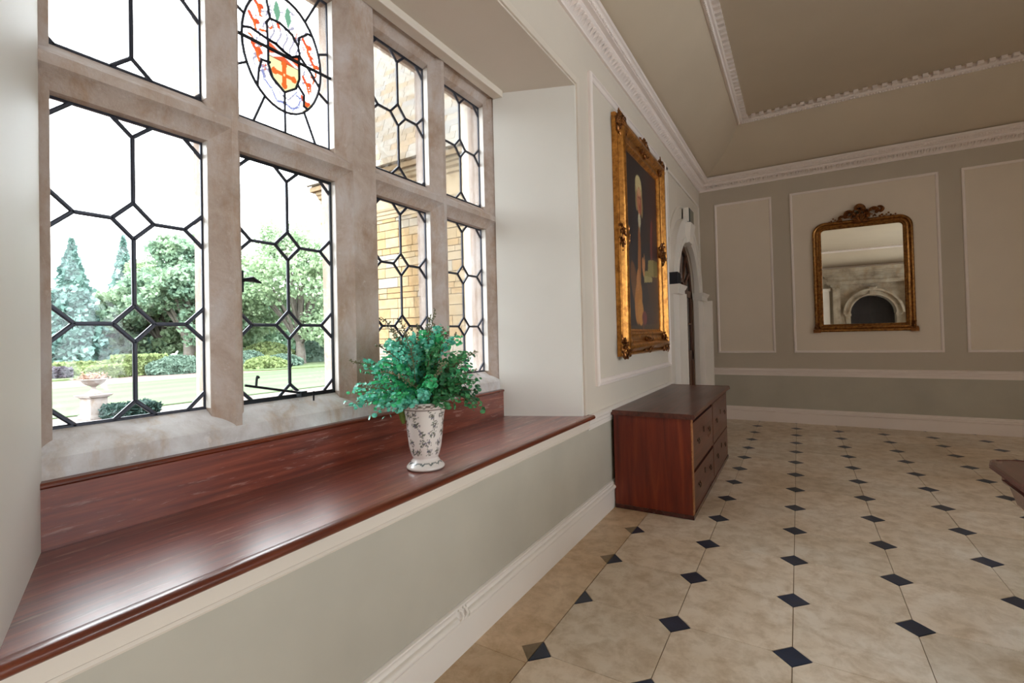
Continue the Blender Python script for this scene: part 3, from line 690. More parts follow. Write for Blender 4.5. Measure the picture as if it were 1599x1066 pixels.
M['leaf_dark'] = leafm('dark_foliage', lin((20, 72, 48)), lin((84, 154, 108)), .2, .3, 45)
M['leaf_bright'] = leafm('emerald_foliage', lin((18, 150, 88)), lin((104, 230, 162)), .35, .28, 45)
M['twig'] = leafm('brown_green_bud', lin((84, 76, 56)), lin((132, 134, 98)), .1, .6, 30)
M['olive'] = leafm('olive_leaf', lin((84, 98, 36)), lin((122, 136, 62)), .2, .4, 30)
bq = empty('foliage_bouquet', (VX, VY, VZ+.28), label='spreading bunch of teal and green artificial eucalyptus in the china vase', cat='plant')
rb = random.Random(11)
def bez(p0, p1, p2, t): return p0*(1-t)**2+p1*2*t*(1-t)+p2*t*t
def disc(b, c, nrm, r, rb=rb):
    a = nrm.cross(Vector((0, 0, 1)) if abs(nrm.z) < .9 else Vector((1, 0, 0))).normalized(); e = nrm.cross(a); k = 7; an = rb.uniform(0, 6)
    ring_ = [c+(a*math.cos(an+2*PI*i/k)*r+e*math.sin(an+2*PI*i/k)*r*.82)+nrm*r*.22 for i in range(k)]
    b.add([c]+ring_, [(0, 1+i, 1+(i+1) % k) for i in range(k)])
sprigs = []
for i in range(112):
    az = rb.uniform(0, 2*PI); el = rb.uniform(-.28, 1.35); R_ = rb.uniform(.25, .375) if el < .8 else rb.uniform(.26, .35)
    d = Vector((math.cos(az)*math.cos(el)*.86, math.sin(az)*math.cos(el)*.95, math.sin(el)*.86))
    tip = Vector((0, 0, .06))+d*R_
    if tip.x < -.36: tip.x = -.36
    if tip.y+tip.x > .34: tip = tip*(.34/(tip.y+tip.x))
    sprigs.append((tip, i))
for tip, i in sprigs:
    p0 = Vector((rb.uniform(-.05, .05), rb.uniform(-.05, .05), -.05)); p1 = Vector((tip.x*.25, tip.y*.25, max(tip.z, .02)*.7+.05))
    if tip.z < .02: p1.z = .14
    twig = (i % 3 == 0) and tip.z > .05
    side = tip.x*.0+(-tip.y*.75-tip.x*.35)     # camera-left side: brighter teal paints in the window light
    b = MB(); pts = [bez(p0, p1, tip, k/9) for k in range(10)]
    st = MB().tube(pts, [.0022]*9+[.001], 5)
    if twig:
        ex = tip*1.17+Vector((0, 0, .035)); pts = [bez(p0, p1, ex, k/12) for k in range(13)]; st = MB().tube(pts, [.002]*12+[.0008], 5)
        for k in range(34):
            t = .45+.55*k/34; c = bez(p0, p1, ex, t); dr = Vector((rb.uniform(-1, 1), rb.uniform(-1, 1), rb.uniform(-.4, 1))).normalized()
            e = c+dr*rb.uniform(.01, .026)*(1.3-t*.8); st.tube([c, e], .0009, 4, False); b.ball(e, rb.uniform(.0028, .0048), 5, 4)
        mat = M['twig']
    else:
        for k in range(62):
            t = .30+.70*(k/62); c = bez(p0, p1, tip, t); dr = Vector((rb.uniform(-1, 1), rb.uniform(-1, 1), rb.uniform(-.8, 1))).normalized()
            r = rb.uniform(.009, .0155)*(1.15-.3*t); e = c+dr*rb.uniform(.012, .03)
            disc(b, e, (dr+Vector((rb.uniform(-.5, .5), rb.uniform(-.5, .5), rb.uniform(-.2, .6)))).normalized(), r)
        if side > .06: mat = M['leaf_teal'] if rb.random() < .75 else M['leaf_bright']  # brighter leaves on window side and top, darker below: light painted in
        elif tip.z > .26: mat = M['leaf_teal'] if rb.random() < .6 else M['leaf_bright']
        elif tip.z < .08: mat = M['leaf_green'] if rb.random() < .55 else M['leaf_dark']
        else: mat = rb.choice([M['leaf_green'], M['leaf_bright'], M['leaf_dark'], M['leaf_green']])
    so_ = st.build('stem', M['twig'], bq)
    b.build('buds' if twig else 'leaf_spray', mat, so_, kind='stuff')
MB().tube([(-.05, -.075, .04), (-.07, -.083, .015), (-.074, -.072, -.02), (-.066, -.073, -.05), (-.062, -.07, -.075)], [.008, .019, .015, .013, .007], 8).build('hanging_leaf', M['olive'], bq, smooth=True, label='olive green leaf bent over the rim')

# ================================================================== CHEST OF DRAWERS
ch = empty('chest_of_drawers', (-1.0, 4.75, 0), label='low mahogany chest of drawers with dark polished drawer fronts against the left wall', cat='chest of drawers')
def cpart(b, name, mat, par=ch, **k):
    o = b.build(name, mat, None, **k)
    if par is ch: o.parent = ch; o.matrix_parent_inverse = Matrix.Translation((1.0, -4.75, 0))
    else: o.parent = par
    return o
cx0, cx1, c0, c1 = -1.302, -.708, 3.74, 5.765
bz = MB().box(cx0, cx1, c0, c0+.02, .03, .748); cpart(bz, 'side_panel', M['chest_side'])
cpart(MB().box(cx0, cx1, c1-.02, c1, .03, .748), 'side_panel', M['chest_side'])
cpart(MB().box(cx0, cx1-.02, c0+.02, c1-.02, .04, .735), 'carcass', M['void'])
tp = MB().prism([(cx0-.004, .752), (cx1+.028, .752), (cx1+.035, .758), (cx1+.032, .776), (cx1+.026, .785), (cx0-.004, .785)], 'y', c0-.038, c1+.03)
cpart(tp, 'top', M['chest_dark'], bevel=.003)
cpart(MB().box(cx0, cx1+.008, c0-.006, c1+.006, .0, .032), 'plinth', M['table'], bevel=.003)
cm = (c0+c1)/2-.0
for z0, z1 in ((.028, .05), (.348, .352), (.733, .75)): cpart(MB().box(cx1-.025, cx1, c0+.02, c1-.02, z0, z1), 'rail', M['chest_dark'])
cpart(MB().box(cx1-.025, cx1+.0, cm-.012, cm+.012, .05, .735), 'divider', M['chest_dark'])
zb = .034; k = 0
while zb < .745:
    hgt = rnd.uniform(.035, .06); zt = min(zb+hgt, .747); cpart(MB().box(cx1-.0005, cx1+.006, c0-.003, c0+.050, zb+.001, zt-.001), 'banding_block', M['banding']); zb = zt
for (y0, y1) in ((c0+.055, cm-.014), (cm+.014, c1-.022)):
    for z0, z1 in ((.054, .342), (.358, .722)):
        gap = .018 if y0 < 4 else .004
        d = cpart(MB().box(cx1-.03, cx1+.004, y0, y1, z0, z1-gap+.004), 'drawer', M['chest_dark'], bevel=.002)
        for hy in ((y0*.78+y1*.22), (y0*.22+y1*.78)):
            hz_ = (z0+z1)/2
            hb = MB().tube([(cx1+.006, hy-.028, hz_+.010), (cx1+.012, hy-.028, hz_-.004), (cx1+.013, hy-.016, hz_-.022), (cx1+.013, hy+.016, hz_-.022), (cx1+.012, hy+.028, hz_-.004), (cx1+.006, hy+.028, hz_+.010)], .0028, 6)
            hb.box(cx1+.003, cx1+.008, hy-.034, hy-.022, hz_-.002, hz_+.018); hb.box(cx1+.003, cx1+.008, hy+.022, hy+.034, hz_-.002, hz_+.018)
            cpart(hb, 'handle', M['brass'], d)
        ke = MB().tube([(cx1+.003, (y0+y1)/2, hz_+.055), (cx1+.008, (y0+y1)/2, hz_+.055)], .012, 10); ke.box(cx1+.003, cx1+.008, (y0+y1)/2-.005, (y0+y1)/2+.005, hz_+.02, hz_+.055); cpart(ke, 'keyhole_plate', M['brass'], d)

# ================================================================== PORTRAIT
pf = empty('framed_portrait', (XW, 4.765, 2.25), label='tall oil portrait of a white-wigged gentleman in carved gilt frame', cat='painting')
def ppart(b, name, mat, base=(XW, 4.765, 2.25), par=pf, **k):
    o = b.build(name, mat, None, **k); o.parent = par; o.matrix_parent_inverse = Matrix.Translation((-base[0], -base[1], -base[2])); return o
FP = [(0, .004), (0, .035), (.010, .05), (.022, .052), (.03, .042), (.036, .05), (.05, .078), (.075, .098), (.098, .098), (.112, .085), (.12, .062), (.135, .05), (.165, .046), (.18, .05), (.192, .062), (.205, .062), (.216, .05), (.222, .036), (.235, .03), (.24, .018)]
u0, u1, v0, v1 = 3.97, 5.56, 1.20, 3.305
ppart(ring(rect(u0, u1, v0, v1), FP, PL), 'frame', M['gilt'], smooth=True)
ro = random.Random(5)
def rococo(b, P, cu, cv, su, sv, h0, n=46):
    for _ in range(n):
        a_ = ro.uniform(0, 2*PI); r = math.sqrt(ro.random()); u_, v_ = cu+su*r*math.cos(a_), cv+sv*r*math.sin(a_); hh = h0+(1-r)*.03
        if ro.random() < .5:
            t0 = ro.uniform(0, 6); R_ = ro.uniform(.3, .55)*min(su, sv)
            pts = [P(u_+R_*(1-q/9)*math.cos(t0+q*.62), v_+R_*(1-q/9)*math.sin(t0+q*.62), hh+.008*math.sin(q)) for q in range(8)]
            b.tube(pts, [.004+.006*math.sin(PI*q/7) for q in range(8)], 5)
        else: b.ball(P(u_, v_, hh), ro.uniform(.008, .017), 6, 4)
for cu, cv, su, sv in ((u0+.09, v1-.08, .12, .13), (u1-.10, v1-.08, .12, .14), (u0+.09, v0+.09, .12, .13), (u1-.10, v0+.09, .12, .14), ((u0+u1)/2, v1-.06, .2, .11), ((u0+u1)/2, v0+.08, .2, .09), (u0+.10, (v0+v1)/2, .10, .2), (u1-.10, (v0+v1)/2, .10, .2)):
    b = MB(); rococo(b, PL, cu, cv, su*1.15, sv*.72, .058, 74); ppart(b, 'carved_ornament', M['gilt_dark'], smooth=True)
# painted canvas: colours of the paint itself
NA, NB_ = 110, 190; ya, yb_, za, zb_ = u0+.235, u1-.235, v0+.235-.07, v1-.235+.07
ya, yb_, za, zb_ = u0+.236, u1-.236, v0+.236, v1-.236
Y, Z = np.meshgrid(np.linspace(ya, yb_, NA), np.linspace(za, zb_, NB_)); C = np.ones(Y.shape+(3,)); C[:] = lin((30, 26, 34))
rs = np.random.RandomState(2)
wgt = np.clip((Y-4.7)/.5, 0, 1)[..., None]; C[:] = C*(1-wgt)+np.array(lin((56, 34, 42)))*wgt
def el(cyy, czz, ry, rz, c, rot=0, soft=.12):
    a_, b_ = math.cos(rot), math.sin(rot); dy, dz = Y-cyy, Z-czz; q = np.sqrt(((dy*a_+dz*b_)/ry)**2+((-dy*b_+dz*a_)/rz)**2)
    m = np.clip((1-q)/soft+.5, 0, 1)[..., None]; C[:] = C*(1-m)+np.array(lin(c))*m
def pg(P, c): C[inpoly(Y, Z, P)] = lin(c)
pg([(ya, za), (yb_, za), (yb_, 1.50), (ya, 1.46)], (66, 50, 44))
el(4.66, 2.2, .30, .50, (22, 26, 40)); el(4.50, 1.95, .24, .40, (26, 28, 40)); el(4.86, 2.1, .16, .42, (24, 26, 38))
el(5.09, 2.35, .045, .24, (120, 40, 44), -.1); el(5.16, 2.35, .05, .26, (60, 30, 40), -.1)
el(4.66, 2.79, .115, .15, (178, 160, 112)); el(4.655, 2.86, .10, .08, (204, 188, 140)); el(4.585, 2.68, .04, .10, (150, 132, 92)); el(4.755, 2.66, .035, .12, (160, 142, 98))
el(4.672, 2.69, .078, .14, (186, 120, 88)); el(4.70, 2.66, .045, .10, (164, 90, 68)); el(4.68, 2.78, .06, .04, (206, 156, 120))
for dy in (-.03, .035): el(4.68+dy, 2.725, .014, .007, (50, 34, 30))
el(4.685, 2.69, .010, .03, (206, 148, 112)); el(4.682, 2.635, .022, .007, (140, 60, 54))
el(4.66, 2.50, .045, .07, (206, 198, 170)); el(4.65, 2.40, .028, .11, (190, 178, 146)); el(4.64, 2.24, .045, .20, (150, 92, 54)); el(4.62, 2.04, .05, .20, (156, 100, 58))
el(4.76, 2.05, .045, .10, (196, 134, 90), .2); el(4.80, 2.12, .014, .07, (202, 144, 100), .15)
pg([(4.80, 1.97), (5.05, 1.98), (5.3, 2.0), (5.3, 2.17), (5.05, 2.16), (4.94, 2.14), (4.92, 2.03), (4.80, 2.02)], (150, 140, 92)); pg([(5.14, 1.99), (5.3, 2.01), (5.3, 2.17), (5.14, 2.16)], (112, 108, 66)); pg([(4.78, 1.90), (5.08, 1.93), (5.08, 1.98), (4.78, 1.97)], (168, 158, 112))
pg([(4.86, 1.90), (5.31, 1.90), (5.31, 1.5), (5.1, 1.6), (4.9, 1.82)], (52, 34, 38))
el(4.44, 1.86, .10, .22, (108, 70, 44), .35); el(4.56, 1.70, .12, .22, (184, 122, 56), -.2); el(4.62, 1.60, .10, .13, (196, 136, 66), .1); el(4.56, 1.9, .05, .12, (190, 128, 74), -.2)
el(4.75, 1.545, .085, .07, (120, 52, 56)); el(4.70, 1.46, .02, .10, (110, 66, 56)); el(4.26, 1.62, .035, .16, (156, 142, 96))
C *= (1+rs.normal(0, .07, Y.shape))[..., None]; C = np.clip(C, 0, 1)
b = MB(); b.v = [(XW+.03, Y[j, i], Z[j, i]) for j in range(NB_) for i in range(NA)]; b.f = [(j*NA+i, j*NA+i+1, (j+1)*NA+i+1, (j+1)*NA+i) for j in range(NB_-1) for i in range(NA-1)]
cv_ = ppart(b, 'canvas', M['painted'], label='dark canvas of a seated man in a navy coat'); setcol(cv_.data, C.reshape(-1, 3))
ppart(MB().box(XW+.001, XW+.024, u0+.02, u1-.02, v0+.02, v1-.02), 'backing', M['darkdoor'])

# ================================================================== MIRROR
mb_ = (.785, YF, 2.1); mr = empty('wall_mirror', mb_, label='tall gilt mirror with rounded top corners and carved crest on the far wall', cat='mirror')
def mpart(b, name, mat, **k): return ppart(b, name, mat, mb_, mr, **k)
def rrect(u0, u1, v0, v1, R_):
    def f(d):
        pts = [(u0+d, v0+d), (u1-d, v0+d)]; r = max(R_-d, .03)
        for k in range(9): a_ = PI/2*k/8; pts.append((u1-d-r+r*math.cos(a_), v1-d-r+r*math.sin(a_)))
        for k in range(9): a_ = PI/2+PI/2*k/8; pts.append((u0+d+r+r*math.cos(a_), v1-d-r+r*math.sin(a_)))
        return pts
    return f
MP = [(0, .002), (0, .03), (.008, .042), (.02, .046), (.032, .04), (.036, .03), (.042, .036), (.055, .048), (.072, .05), (.084, .04), (.088, .03), (.094, .03), (.10, .036), (.106, .03), (.11, .014)]
M['gilt_mid'] = gold('rubbed_gilt', lin((186, 132, 72)), lin((88, 54, 28)), 30)
mpart(ring(rrect(.212, 1.362, 1.345, 2.925, .16), MP, PFm), 'frame', M['gilt_mid'], smooth=True)
mpart(MB().prism([(u, v) for u, v in rrect(.212, 1.362, 1.345, 2.925, .16)(.102)], 'y', YF-.012, YF-.002), 'mirror_glass', M['mirror'])
b = MB()
def scroll(b, cu, cv, R_, t0, turns, sgn, r=.016, h=.04):
    n = 16; pts = [PFm(cu+R_*(1-q/(n+3))*math.cos(t0+sgn*turns*q/n), cv+R_*(1-q/(n+3))*math.sin(t0+sgn*turns*q/n), h+.01*math.sin(q)) for q in range(n)]
    b.tube(pts, [r*(.5+.7*math.sin(PI*q/(n-1))) for q in range(n)], 6)
cu = .79
for a_, L in ((0, .13), (.45, .12), (-.45, .12), (.9, .11), (-.9, .11), (1.3, .10), (-1.3, .10)):
    b.tube([PFm(cu, 2.87, .05), PFm(cu+math.sin(a_)*L*.6, 2.87+math.cos(a_)*L*.6, .065), PFm(cu+math.sin(a_)*L, 2.87+math.cos(a_)*L, .05)], [.008, .02, .012], 6)
scroll(b, cu-.02, 3.06, .075, -.6, 4.6, 1, .026); scroll(b, cu+.03, 3.03, .05, 3.6, 4.0, -1, .022)
scroll(b, cu-.14, 2.99, .07, 0, 4.4, 1, .024); scroll(b, cu-.22, 2.95, .045, 0, 4.4, 1, .018)
scroll(b, cu+.16, 3.0, .07, PI, 4.4, -1, .024); scroll(b, cu+.22, 3.02, .05, 2, 4.4, -1, .02); scroll(b, cu+.10, 2.98, .05, 1, 4.0, 1, .018)
for k in range(7):
    for sg in (-1, 1):
        uu = cu+sg*(.22+k*.024); b.ball(PFm(uu, 2.935+.014*math.sin(k*1.9)+(.016 if k in (3, 4) else 0)-(.0), .036), .015-.0006*k, 6, 4)
rr_ = random.Random(9)
for k in range(46): b.ball(PFm(cu+rr_.gauss(0, .11), 2.93+abs(rr_.gauss(0, .05)), .05), rr_.uniform(.010, .020), 6, 4)
for k in range(22):
    a_ = rr_.uniform(-1.2, 1.2); q0 = (cu+.17*math.sin(a_)*rr_.uniform(.3, 1), 2.93+.12*math.cos(a_)*rr_.uniform(.2, 1)); L = rr_.uniform(.03, .06)
    b.tube([PFm(q0[0], q0[1], .045), PFm(q0[0]+L*.6*math.sin(a_), q0[1]+L*.6*math.cos(a_), .06), PFm(q0[0]+L*math.sin(a_+.5), q0[1]+L*math.cos(a_+.5), .04)], [.006, .016, .004], 5)
mpart(b, 'carved_crest', M['gilt_dark'], smooth=True)
for uu in (.235, 1.339):
    b = MB(); rococo(b, PFm, uu, 1.42, .035, .06, .04, 16); b.box(uu-.045, uu+.045, YF-.05, YF-.004, 1.335, 1.385); mpart(b, 'corner_block', M['gilt_dark'], smooth=True)

# ================================================================== ARCHED DOOR IN THE LEFT WALL
d1 = empty('door_1', (XW, DC, 0), kind='structure', label='arched white doorcase with glazed oak door')
def dpart(b, name, mat, par=None, **k):
    o = b.build(name, mat, None, **k); o.parent = par or d1
    if not par: o.matrix_parent_inverse = Matrix.Translation((-XW, -DC, 0))
    return o
XA = -1.28
def arch_band(b, r0, r1, x0, x1, z0, n=28, c=DC):
    for k in range(n):
        t0, t1 = PI*k/n, PI*(k+1)/n
        b.prism([(c+r0*math.cos(t0), z0+r0*math.sin(t0)), (c+r1*math.cos(t0), z0+r1*math.sin(t0)), (c+r1*math.cos(t1), z0+r1*math.sin(t1)), (c+r0*math.cos(t1), z0+r0*math.sin(t1))], 'x', x0, x1)
b = MB(); arch_band(b, DR, .98, XW, XA, DZ); arch_band(b, .93, 1.0, XW, XA+.014, DZ); arch_band(b, DR-.01, DR+.05, XW, XA+.01, DZ); dpart(b, 'archivolt', M['white'], smooth=True)
# jambs
for y0, y1, f0 in ((DY0-.30, DY0+.02, 1), (DY1-.02, DY1+.42, 1)):
    b = MB().box(XW-.02, XA, y0, y1, 0, 1.875); b.box(XW-.02, XA+.03, y0-.01, y1+.01, 0, .25); dpart(b, 'pilaster', M['white'], bevel=.004)
dpart(MB().box(XW-.25, -1.197, DY0+.03, DY0+.075, 0, 1.875), 'jamb_fin', M['white'], bevel=.004)
dpart(MB().box(XW-.02, -1.15, DY1+.40, DY1+.45, 0, 1.875), 'jamb_fin', M['white'], bevel=.004)
for y0, y1 in ((DY0-.32, DY0+.10), (DY1-.06, DY1+.45)):
    xo = -1.2
    b = MB().box(XW-.02, xo-.02, y0+.01, y1-.02, 1.865, 1.935); b.prism([(XW-.02, 1.925), (xo-.02, 1.925), (xo-.008, 1.94), (xo, 1.958), (xo+.006, 1.964), (xo+.006, 1.975), (XW-.02, 1.975)], 'y', y0, y1)
    dpart(b, 'impost', M['white'], bevel=.002)
ks = MB().add([(XW, DC-.13, 2.60), (XW, DC+.11, 2.60), (XW, DC+.17, 2.90), (XW, DC-.19, 2.90), (-1.235, DC-.12, 2.62), (-1.235, DC+.10, 2.62), (-1.20, DC+.15, 2.88), (-1.20, DC-.17, 2.88)], [(0, 1, 2, 3), (4, 5, 6, 7), (0, 1, 5, 4), (1, 2, 6, 5), (2, 3, 7, 6), (3, 0, 4, 7)])
dpart(ks, 'keystone', M['white'], bevel=.006)
XD = -1.372
b = MB()  # door leaf framework
b.box(XD-.04, XD, DY0, DY0+.11, 0, DZ); b.box(XD-.04, XD, DY1-.11, DY1, 0, DZ); b.box(XD-.04, XD, DY0, DY1, 1.90, 2.0); b.box(XD-.04, XD, DY0, DY1, .0, .2); b.box(XD-.04, XD, DY0, DY1, .98, 1.12); b.box(XD-.04, XD+.004, DC-.07, DC+.07, 0, DZ)
arch_band(b, DR-.09, DR+.0, XD-.04, XD, DZ)
leaf = dpart(b, 'door_leaf', M['door'], bevel=.002)
for k in range(1, 6):
    t = PI*k/6; bb = MB().tube([(XD-.015, DC+.18*math.cos(t), DZ+.18*math.sin(t)), (XD-.015, DC+.64*math.cos(t), DZ+.64*math.sin(t))], .022, 6); dpart(bb, 'fan_bar', M['door'], leaf)
b = MB(); arch_band(b, .15, .20, XD-.03, XD, DZ); dpart(b, 'fan_hub', M['door'], leaf)
for y in ((DY0+.11+DC-.07)/2, (DY1-.11+DC+.07)/2): dpart(MB().box(XD-.03, XD-.004, y-.014, y+.014, 1.12, 1.9), 'glazing_bar', M['door'], leaf)
dpart(MB().box(XD-.03, XD-.004, DY0, DY1, 1.50, 1.526), 'glazing_bar', M['door'], leaf)
for y0, y1 in ((DY0+.11, DC-.07), (DC+.07, DY1-.11)): dpart(MB().box(XD-.035, XD-.012, y0, y1, .2, .98), 'door_panel', M['door'], leaf, bevel=.004)
tg = NT('dark_door_glass'); tg.col((.05, .045, .045)); tg.set(Roughness=.05); 
b = MB().box(XD-.022, XD-.018, DY0+.05, DY1-.05, 1.1, DZ); b.prism([(DC+.66*math.cos(PI*k/20), DZ+.66*math.sin(PI*k/20)) for k in range(21)], 'x', XD-.022, XD-.018)
dpart(b, 'door_glass', tg.m, leaf)
MB().box(X2-.05, X2, DY0-.1, DY1+.1, 0, 3).build('door_recess', M['void'], wleft)
# exit light on the keystone and loudspeaker on the impost
el_ = empty('emergency_light', (XW, 6.98, 2.98), label='small white emergency light box above the arched doorway', cat='light fitting')
ppart(MB().box(XW+.012, -1.235, 6.86, 7.16, 2.905, 3.10), 'housing', M['black'], (XW, 6.98, 2.98), el_, bevel=.004)
ppart(MB().box(XW+.02, -1.24, 6.845, 6.862, 2.91, 3.10), 'end_cover', M['white'], (XW, 6.98, 2.98), el_, bevel=.003)
tdg = NT('dark_green_lens'); tdg.col(lin((48, 66, 58))); tdg.set(Roughness=.15)
ppart(MB().box(-1.237, -1.230, 6.88, 7.15, 2.915, 3.09), 'lens', tdg.m, (XW, 6.98, 2.98), el_)
ppart(MB().box(XW, XW+.014, 6.92, 7.08, 2.93, 3.05), 'wall_bracket', M['black'], (XW, 6.98, 2.98), el_)
ls = empty('loudspeaker', (-1.27, 6.02, 1.976), label='small black loudspeaker standing on the white impost beside the arch', cat='speaker')
ppart(MB().box(-1.33, -1.222, 5.95, 6.10, 1.9765, 2.125), 'cabinet', M['black'], (-1.27, 6.02, 1.976), ls, bevel=.006)
ppart(MB().box(-1.2225, -1.2165, 5.962, 6.088, 1.988, 2.113), 'grille', plain('speaker_grille', lin((22, 24, 30)), .8), (-1.27, 6.02, 1.976), ls, bevel=.002)

# ================================================================== SIDE TABLE (right edge of the picture)
tb = (1.55, 2.3, 0); ta = empty('side_table', tb, label='dark carved mahogany table with moulded edge standing on the tiled floor', cat='table')
def tpart(b, name, mat, **k): return ppart(b, name, mat, tb, ta, **k)
def tl(d):
    x0, x1, y0, y1, c = .738+d, 2.36-d, 1.42+d, 3.175-d, .09
    return [(x0+c, y0), (x1-c, y0), (x1, y0+c), (x1, y1-c), (x1-c, y1), (x0+c*1.0, y1), (x0+c*.35, y1-c*.35), (x0, y1-c*1.6), (x0, y0+c)]
LP = [(.05, .722), (.03, .722), (.012, .728), (.0, .738), (.004, .744), (.0, .748), (.006, .754), (.016, .756), (.02, .753)]
b = MB().rings([[(x, y, z) for x, y in tl(d)] for d, z in LP]); b.add([(x, y, .753) for x, y in tl(.02)], [tuple(range(9))]); b.add([(x, y, .722) for x, y in tl(.05)], [tuple(range(9))])
tpart(b, 'tabletop', M['table'])
b = MB().rings([[(x, y, z) for x, y in tl(d)] for d, z in ((.05, .722), (.045, .70), (.032, .694), (.036, .684), (.05, .678), (.07, .60), (.09, .60), (.09, .722))]); tpart(b, 'apron', M['table'])
LG = [(.028, 0), (.032, .02), (.022, .05), (.03, .09), (.02, .14), (.028, .30), (.036, .42), (.024, .48), (.038, .52), (.038, .66), (.038, .70)]
for x in (1.12, 2.24):
    for y in (1.54, 3.04): tpart(MB().lathe(LG, (x, y, 0), 20), 'leg', M['table'], smooth=True)

# ================================================================== STONE DOORCASE ON THE BACK WALL (seen in the mirror)
d2 = empty('door_2', (BX, YB, 0), kind='structure', label='arched stone doorcase with dark oak doors')
def bp(b, name, mat, **k): return ppart(b, name, mat, (BX, YB, 0), d2, **k)
def arch_b(b, r0, r1, y0, y1, z0, n=28):
    for k in range(n):
        t0, t1 = PI*k/n, PI*(k+1)/n
        b.prism([(BX+r0*math.cos(t0), z0+r0*math.sin(t0)), (BX+r1*math.cos(t0), z0+r1*math.sin(t0)), (BX+r1*math.cos(t1), z0+r1*math.sin(t1)), (BX+r0*math.cos(t1), z0+r0*math.sin(t1))], 'y', y0, y1)
b = MB()
N_ = 24; sp = [(BX+BRr*math.cos(PI*k/N_), BZ+BRr*math.sin(PI*k/N_)) for k in range(N_+1)]
for k in range(N_): b.prism([sp[k], sp[k+1], (sp[k+1][0], 3.13), (sp[k][0], 3.13)], 'y', YB, YB+.08)
b.box(BX-1.06, BX-BRr, YB, YB+.08, 0, 3.13); b.box(BX+BRr, BX+1.06, YB, YB+.08, 0, 3.13); bp(b, 'spandrel', M['stone_old'])
b = MB(); arch_b(b, BRr, BRr+.22, YB+.08, YB+.17, BZ); arch_b(b, BRr+.17, BRr+.25, YB+.08, YB+.25, BZ); arch_b(b, BRr, BRr+.05, YB+.08, YB+.21, BZ); bp(b, 'archivolt', M['stone_old'], smooth=True)
for s_ in (-1, 1):
    x = BX+s_*1.18
    b = MB().box(x-.125, x+.125, YB, YB+.30, 0, 2.95); b.box(x-.16, x+.16, YB, YB+.21, 0, .3); bp(b, 'pilaster', M['stone_old'], bevel=.006)
    b = MB().prism([(x-.13, 2.93), (x+.13, 2.93), (x+.18, 3.08), (x+.19, 3.13), (x-.19, 3.13), (x-.18, 3.08)], 'y', YB, YB+.34)
    for q in range(5): b.ball((x-.12+.06*q, YB+.34, 3.0+.03*(q % 2)), .04, 8, 6)
    for q in (-1, 1): b.tube([(x+q*.15, YB+.1, 3.09), (x+q*.15, YB+.38, 3.09)], .05, 10)
    bp(b, 'capital', M['stone_old'], smooth=True)
    b = MB().box(BX+s_*(BRr+.0)-(.02 if s_ > 0 else .20), BX+s_*BRr+(.20 if s_ > 0 else .02), YB, YB+.17, 1.86, 1.96); b.box(BX+s_*BRr-(.0 if s_ > 0 else .16), BX+s_*BRr+(.16 if s_ > 0 else .0), YB, YB+.12, 0, 1.86); bp(b, 'impost', M['stone_old'], bevel=.006)
b = MB().add([(BX-.09, YB+.1, 2.64), (BX+.09, YB+.1, 2.64), (BX+.14, YB+.1, 3.0), (BX-.14, YB+.1, 3.0), (BX-.08, YB+.2, 2.66), (BX+.08, YB+.2, 2.66), (BX+.12, YB+.24, 2.98), (BX-.12, YB+.24, 2.98)], [(0, 1, 2, 3), (4, 5, 6, 7), (0, 1, 5, 4), (1, 2, 6, 5), (2, 3, 7, 6), (3, 0, 4, 7)]); bp(b, 'keystone', M['stone_old'], bevel=.01)
b = MB()
for z0, z1, e in ((3.13, 3.2, .26), (3.2, 3.26, .30), (3.26, 3.42, .24), (3.42, 3.47, .34), (3.47, 3.53, .40), (3.53, 3.60, .47), (3.60, 3.75, .52)): b.box(BX-1.22-e, BX+1.22+e, YB, YB+.05+e, z0, z1)
bp(b, 'entablature', M['stone_old'], bevel=.006)
for s_ in (0, 1):
    b = MB().box(BX-BRr+s_*BRr+.003, BX+s_*BRr-.003, YB-.34, YB-.28, 0, BZ); bp(b, 'door_leaf', M['darkdoor'], bevel=.004)
b = MB().prism([(BX+.7*math.cos(PI*k/20), BZ+.7*math.sin(PI*k/20)) for k in range(21)], 'y', YB-.34, YB-.28); bp(b, 'arch_panel', M['darkdoor'])
MB().box(.86, 1.12, YB, YB+.2, 0, 2.9).build('pilaster', M['white'], wbk, bevel=.01)
MB().box(.82, 1.16, YB, YB+.24, 2.9, 3.0).build('pilaster_cap', M['white'], wbk, bevel=.01)

# ================================================================== OUTSIDE: the stone wing
GZ = -.4; WY = 7.0
wst = [lin((134, 110, 76)), lin((136, 116, 84)), lin((130, 122, 110)), lin((138, 122, 98)), lin((134, 116, 88)), lin((136, 112, 78))]
def stone_rand(name, cols):
    t = NT(name); oi = t.n('ShaderNodeObjectInfo'); r = t.n('ShaderNodeValToRGB'); r.color_ramp.interpolation = 'CONSTANT'; e = r.color_ramp.elements
    while len(e) < len(cols): e.new(.5)
    for i, c in enumerate(cols): e[i].position = i/len(cols); e[i].color = (*c, 1)
    t.l(oi.outputs['Random'], r.inputs['Fac']); g_ = t.n('ShaderNodeNewGeometry'); x = t.n('ShaderNodeTexNoise'); x.inputs['Scale'].default_value = 7; x.inputs['Detail'].default_value = 8; t.l(g_.outputs['Position'], x.inputs['Vector'])
    k = t.ramp(x.outputs['Fac'], [(.3, (.82, .78, .72)), (.6, (1, 1, 1))]); t.col(t.mix(1, r.outputs['Color'], k, 'MULTIPLY')); t.set(Roughness=.9); t.bump(x.outputs['Fac'], .6, .02); return t.m
M['ashlar'] = stone_rand('ironstone_blocks', wst); M['slates'] = stone_rand('stone_slates', [lin((112, 100, 84)), lin((118, 112, 104)), lin((120, 104, 84)), lin((110, 108, 106)), lin((124, 118, 110))])
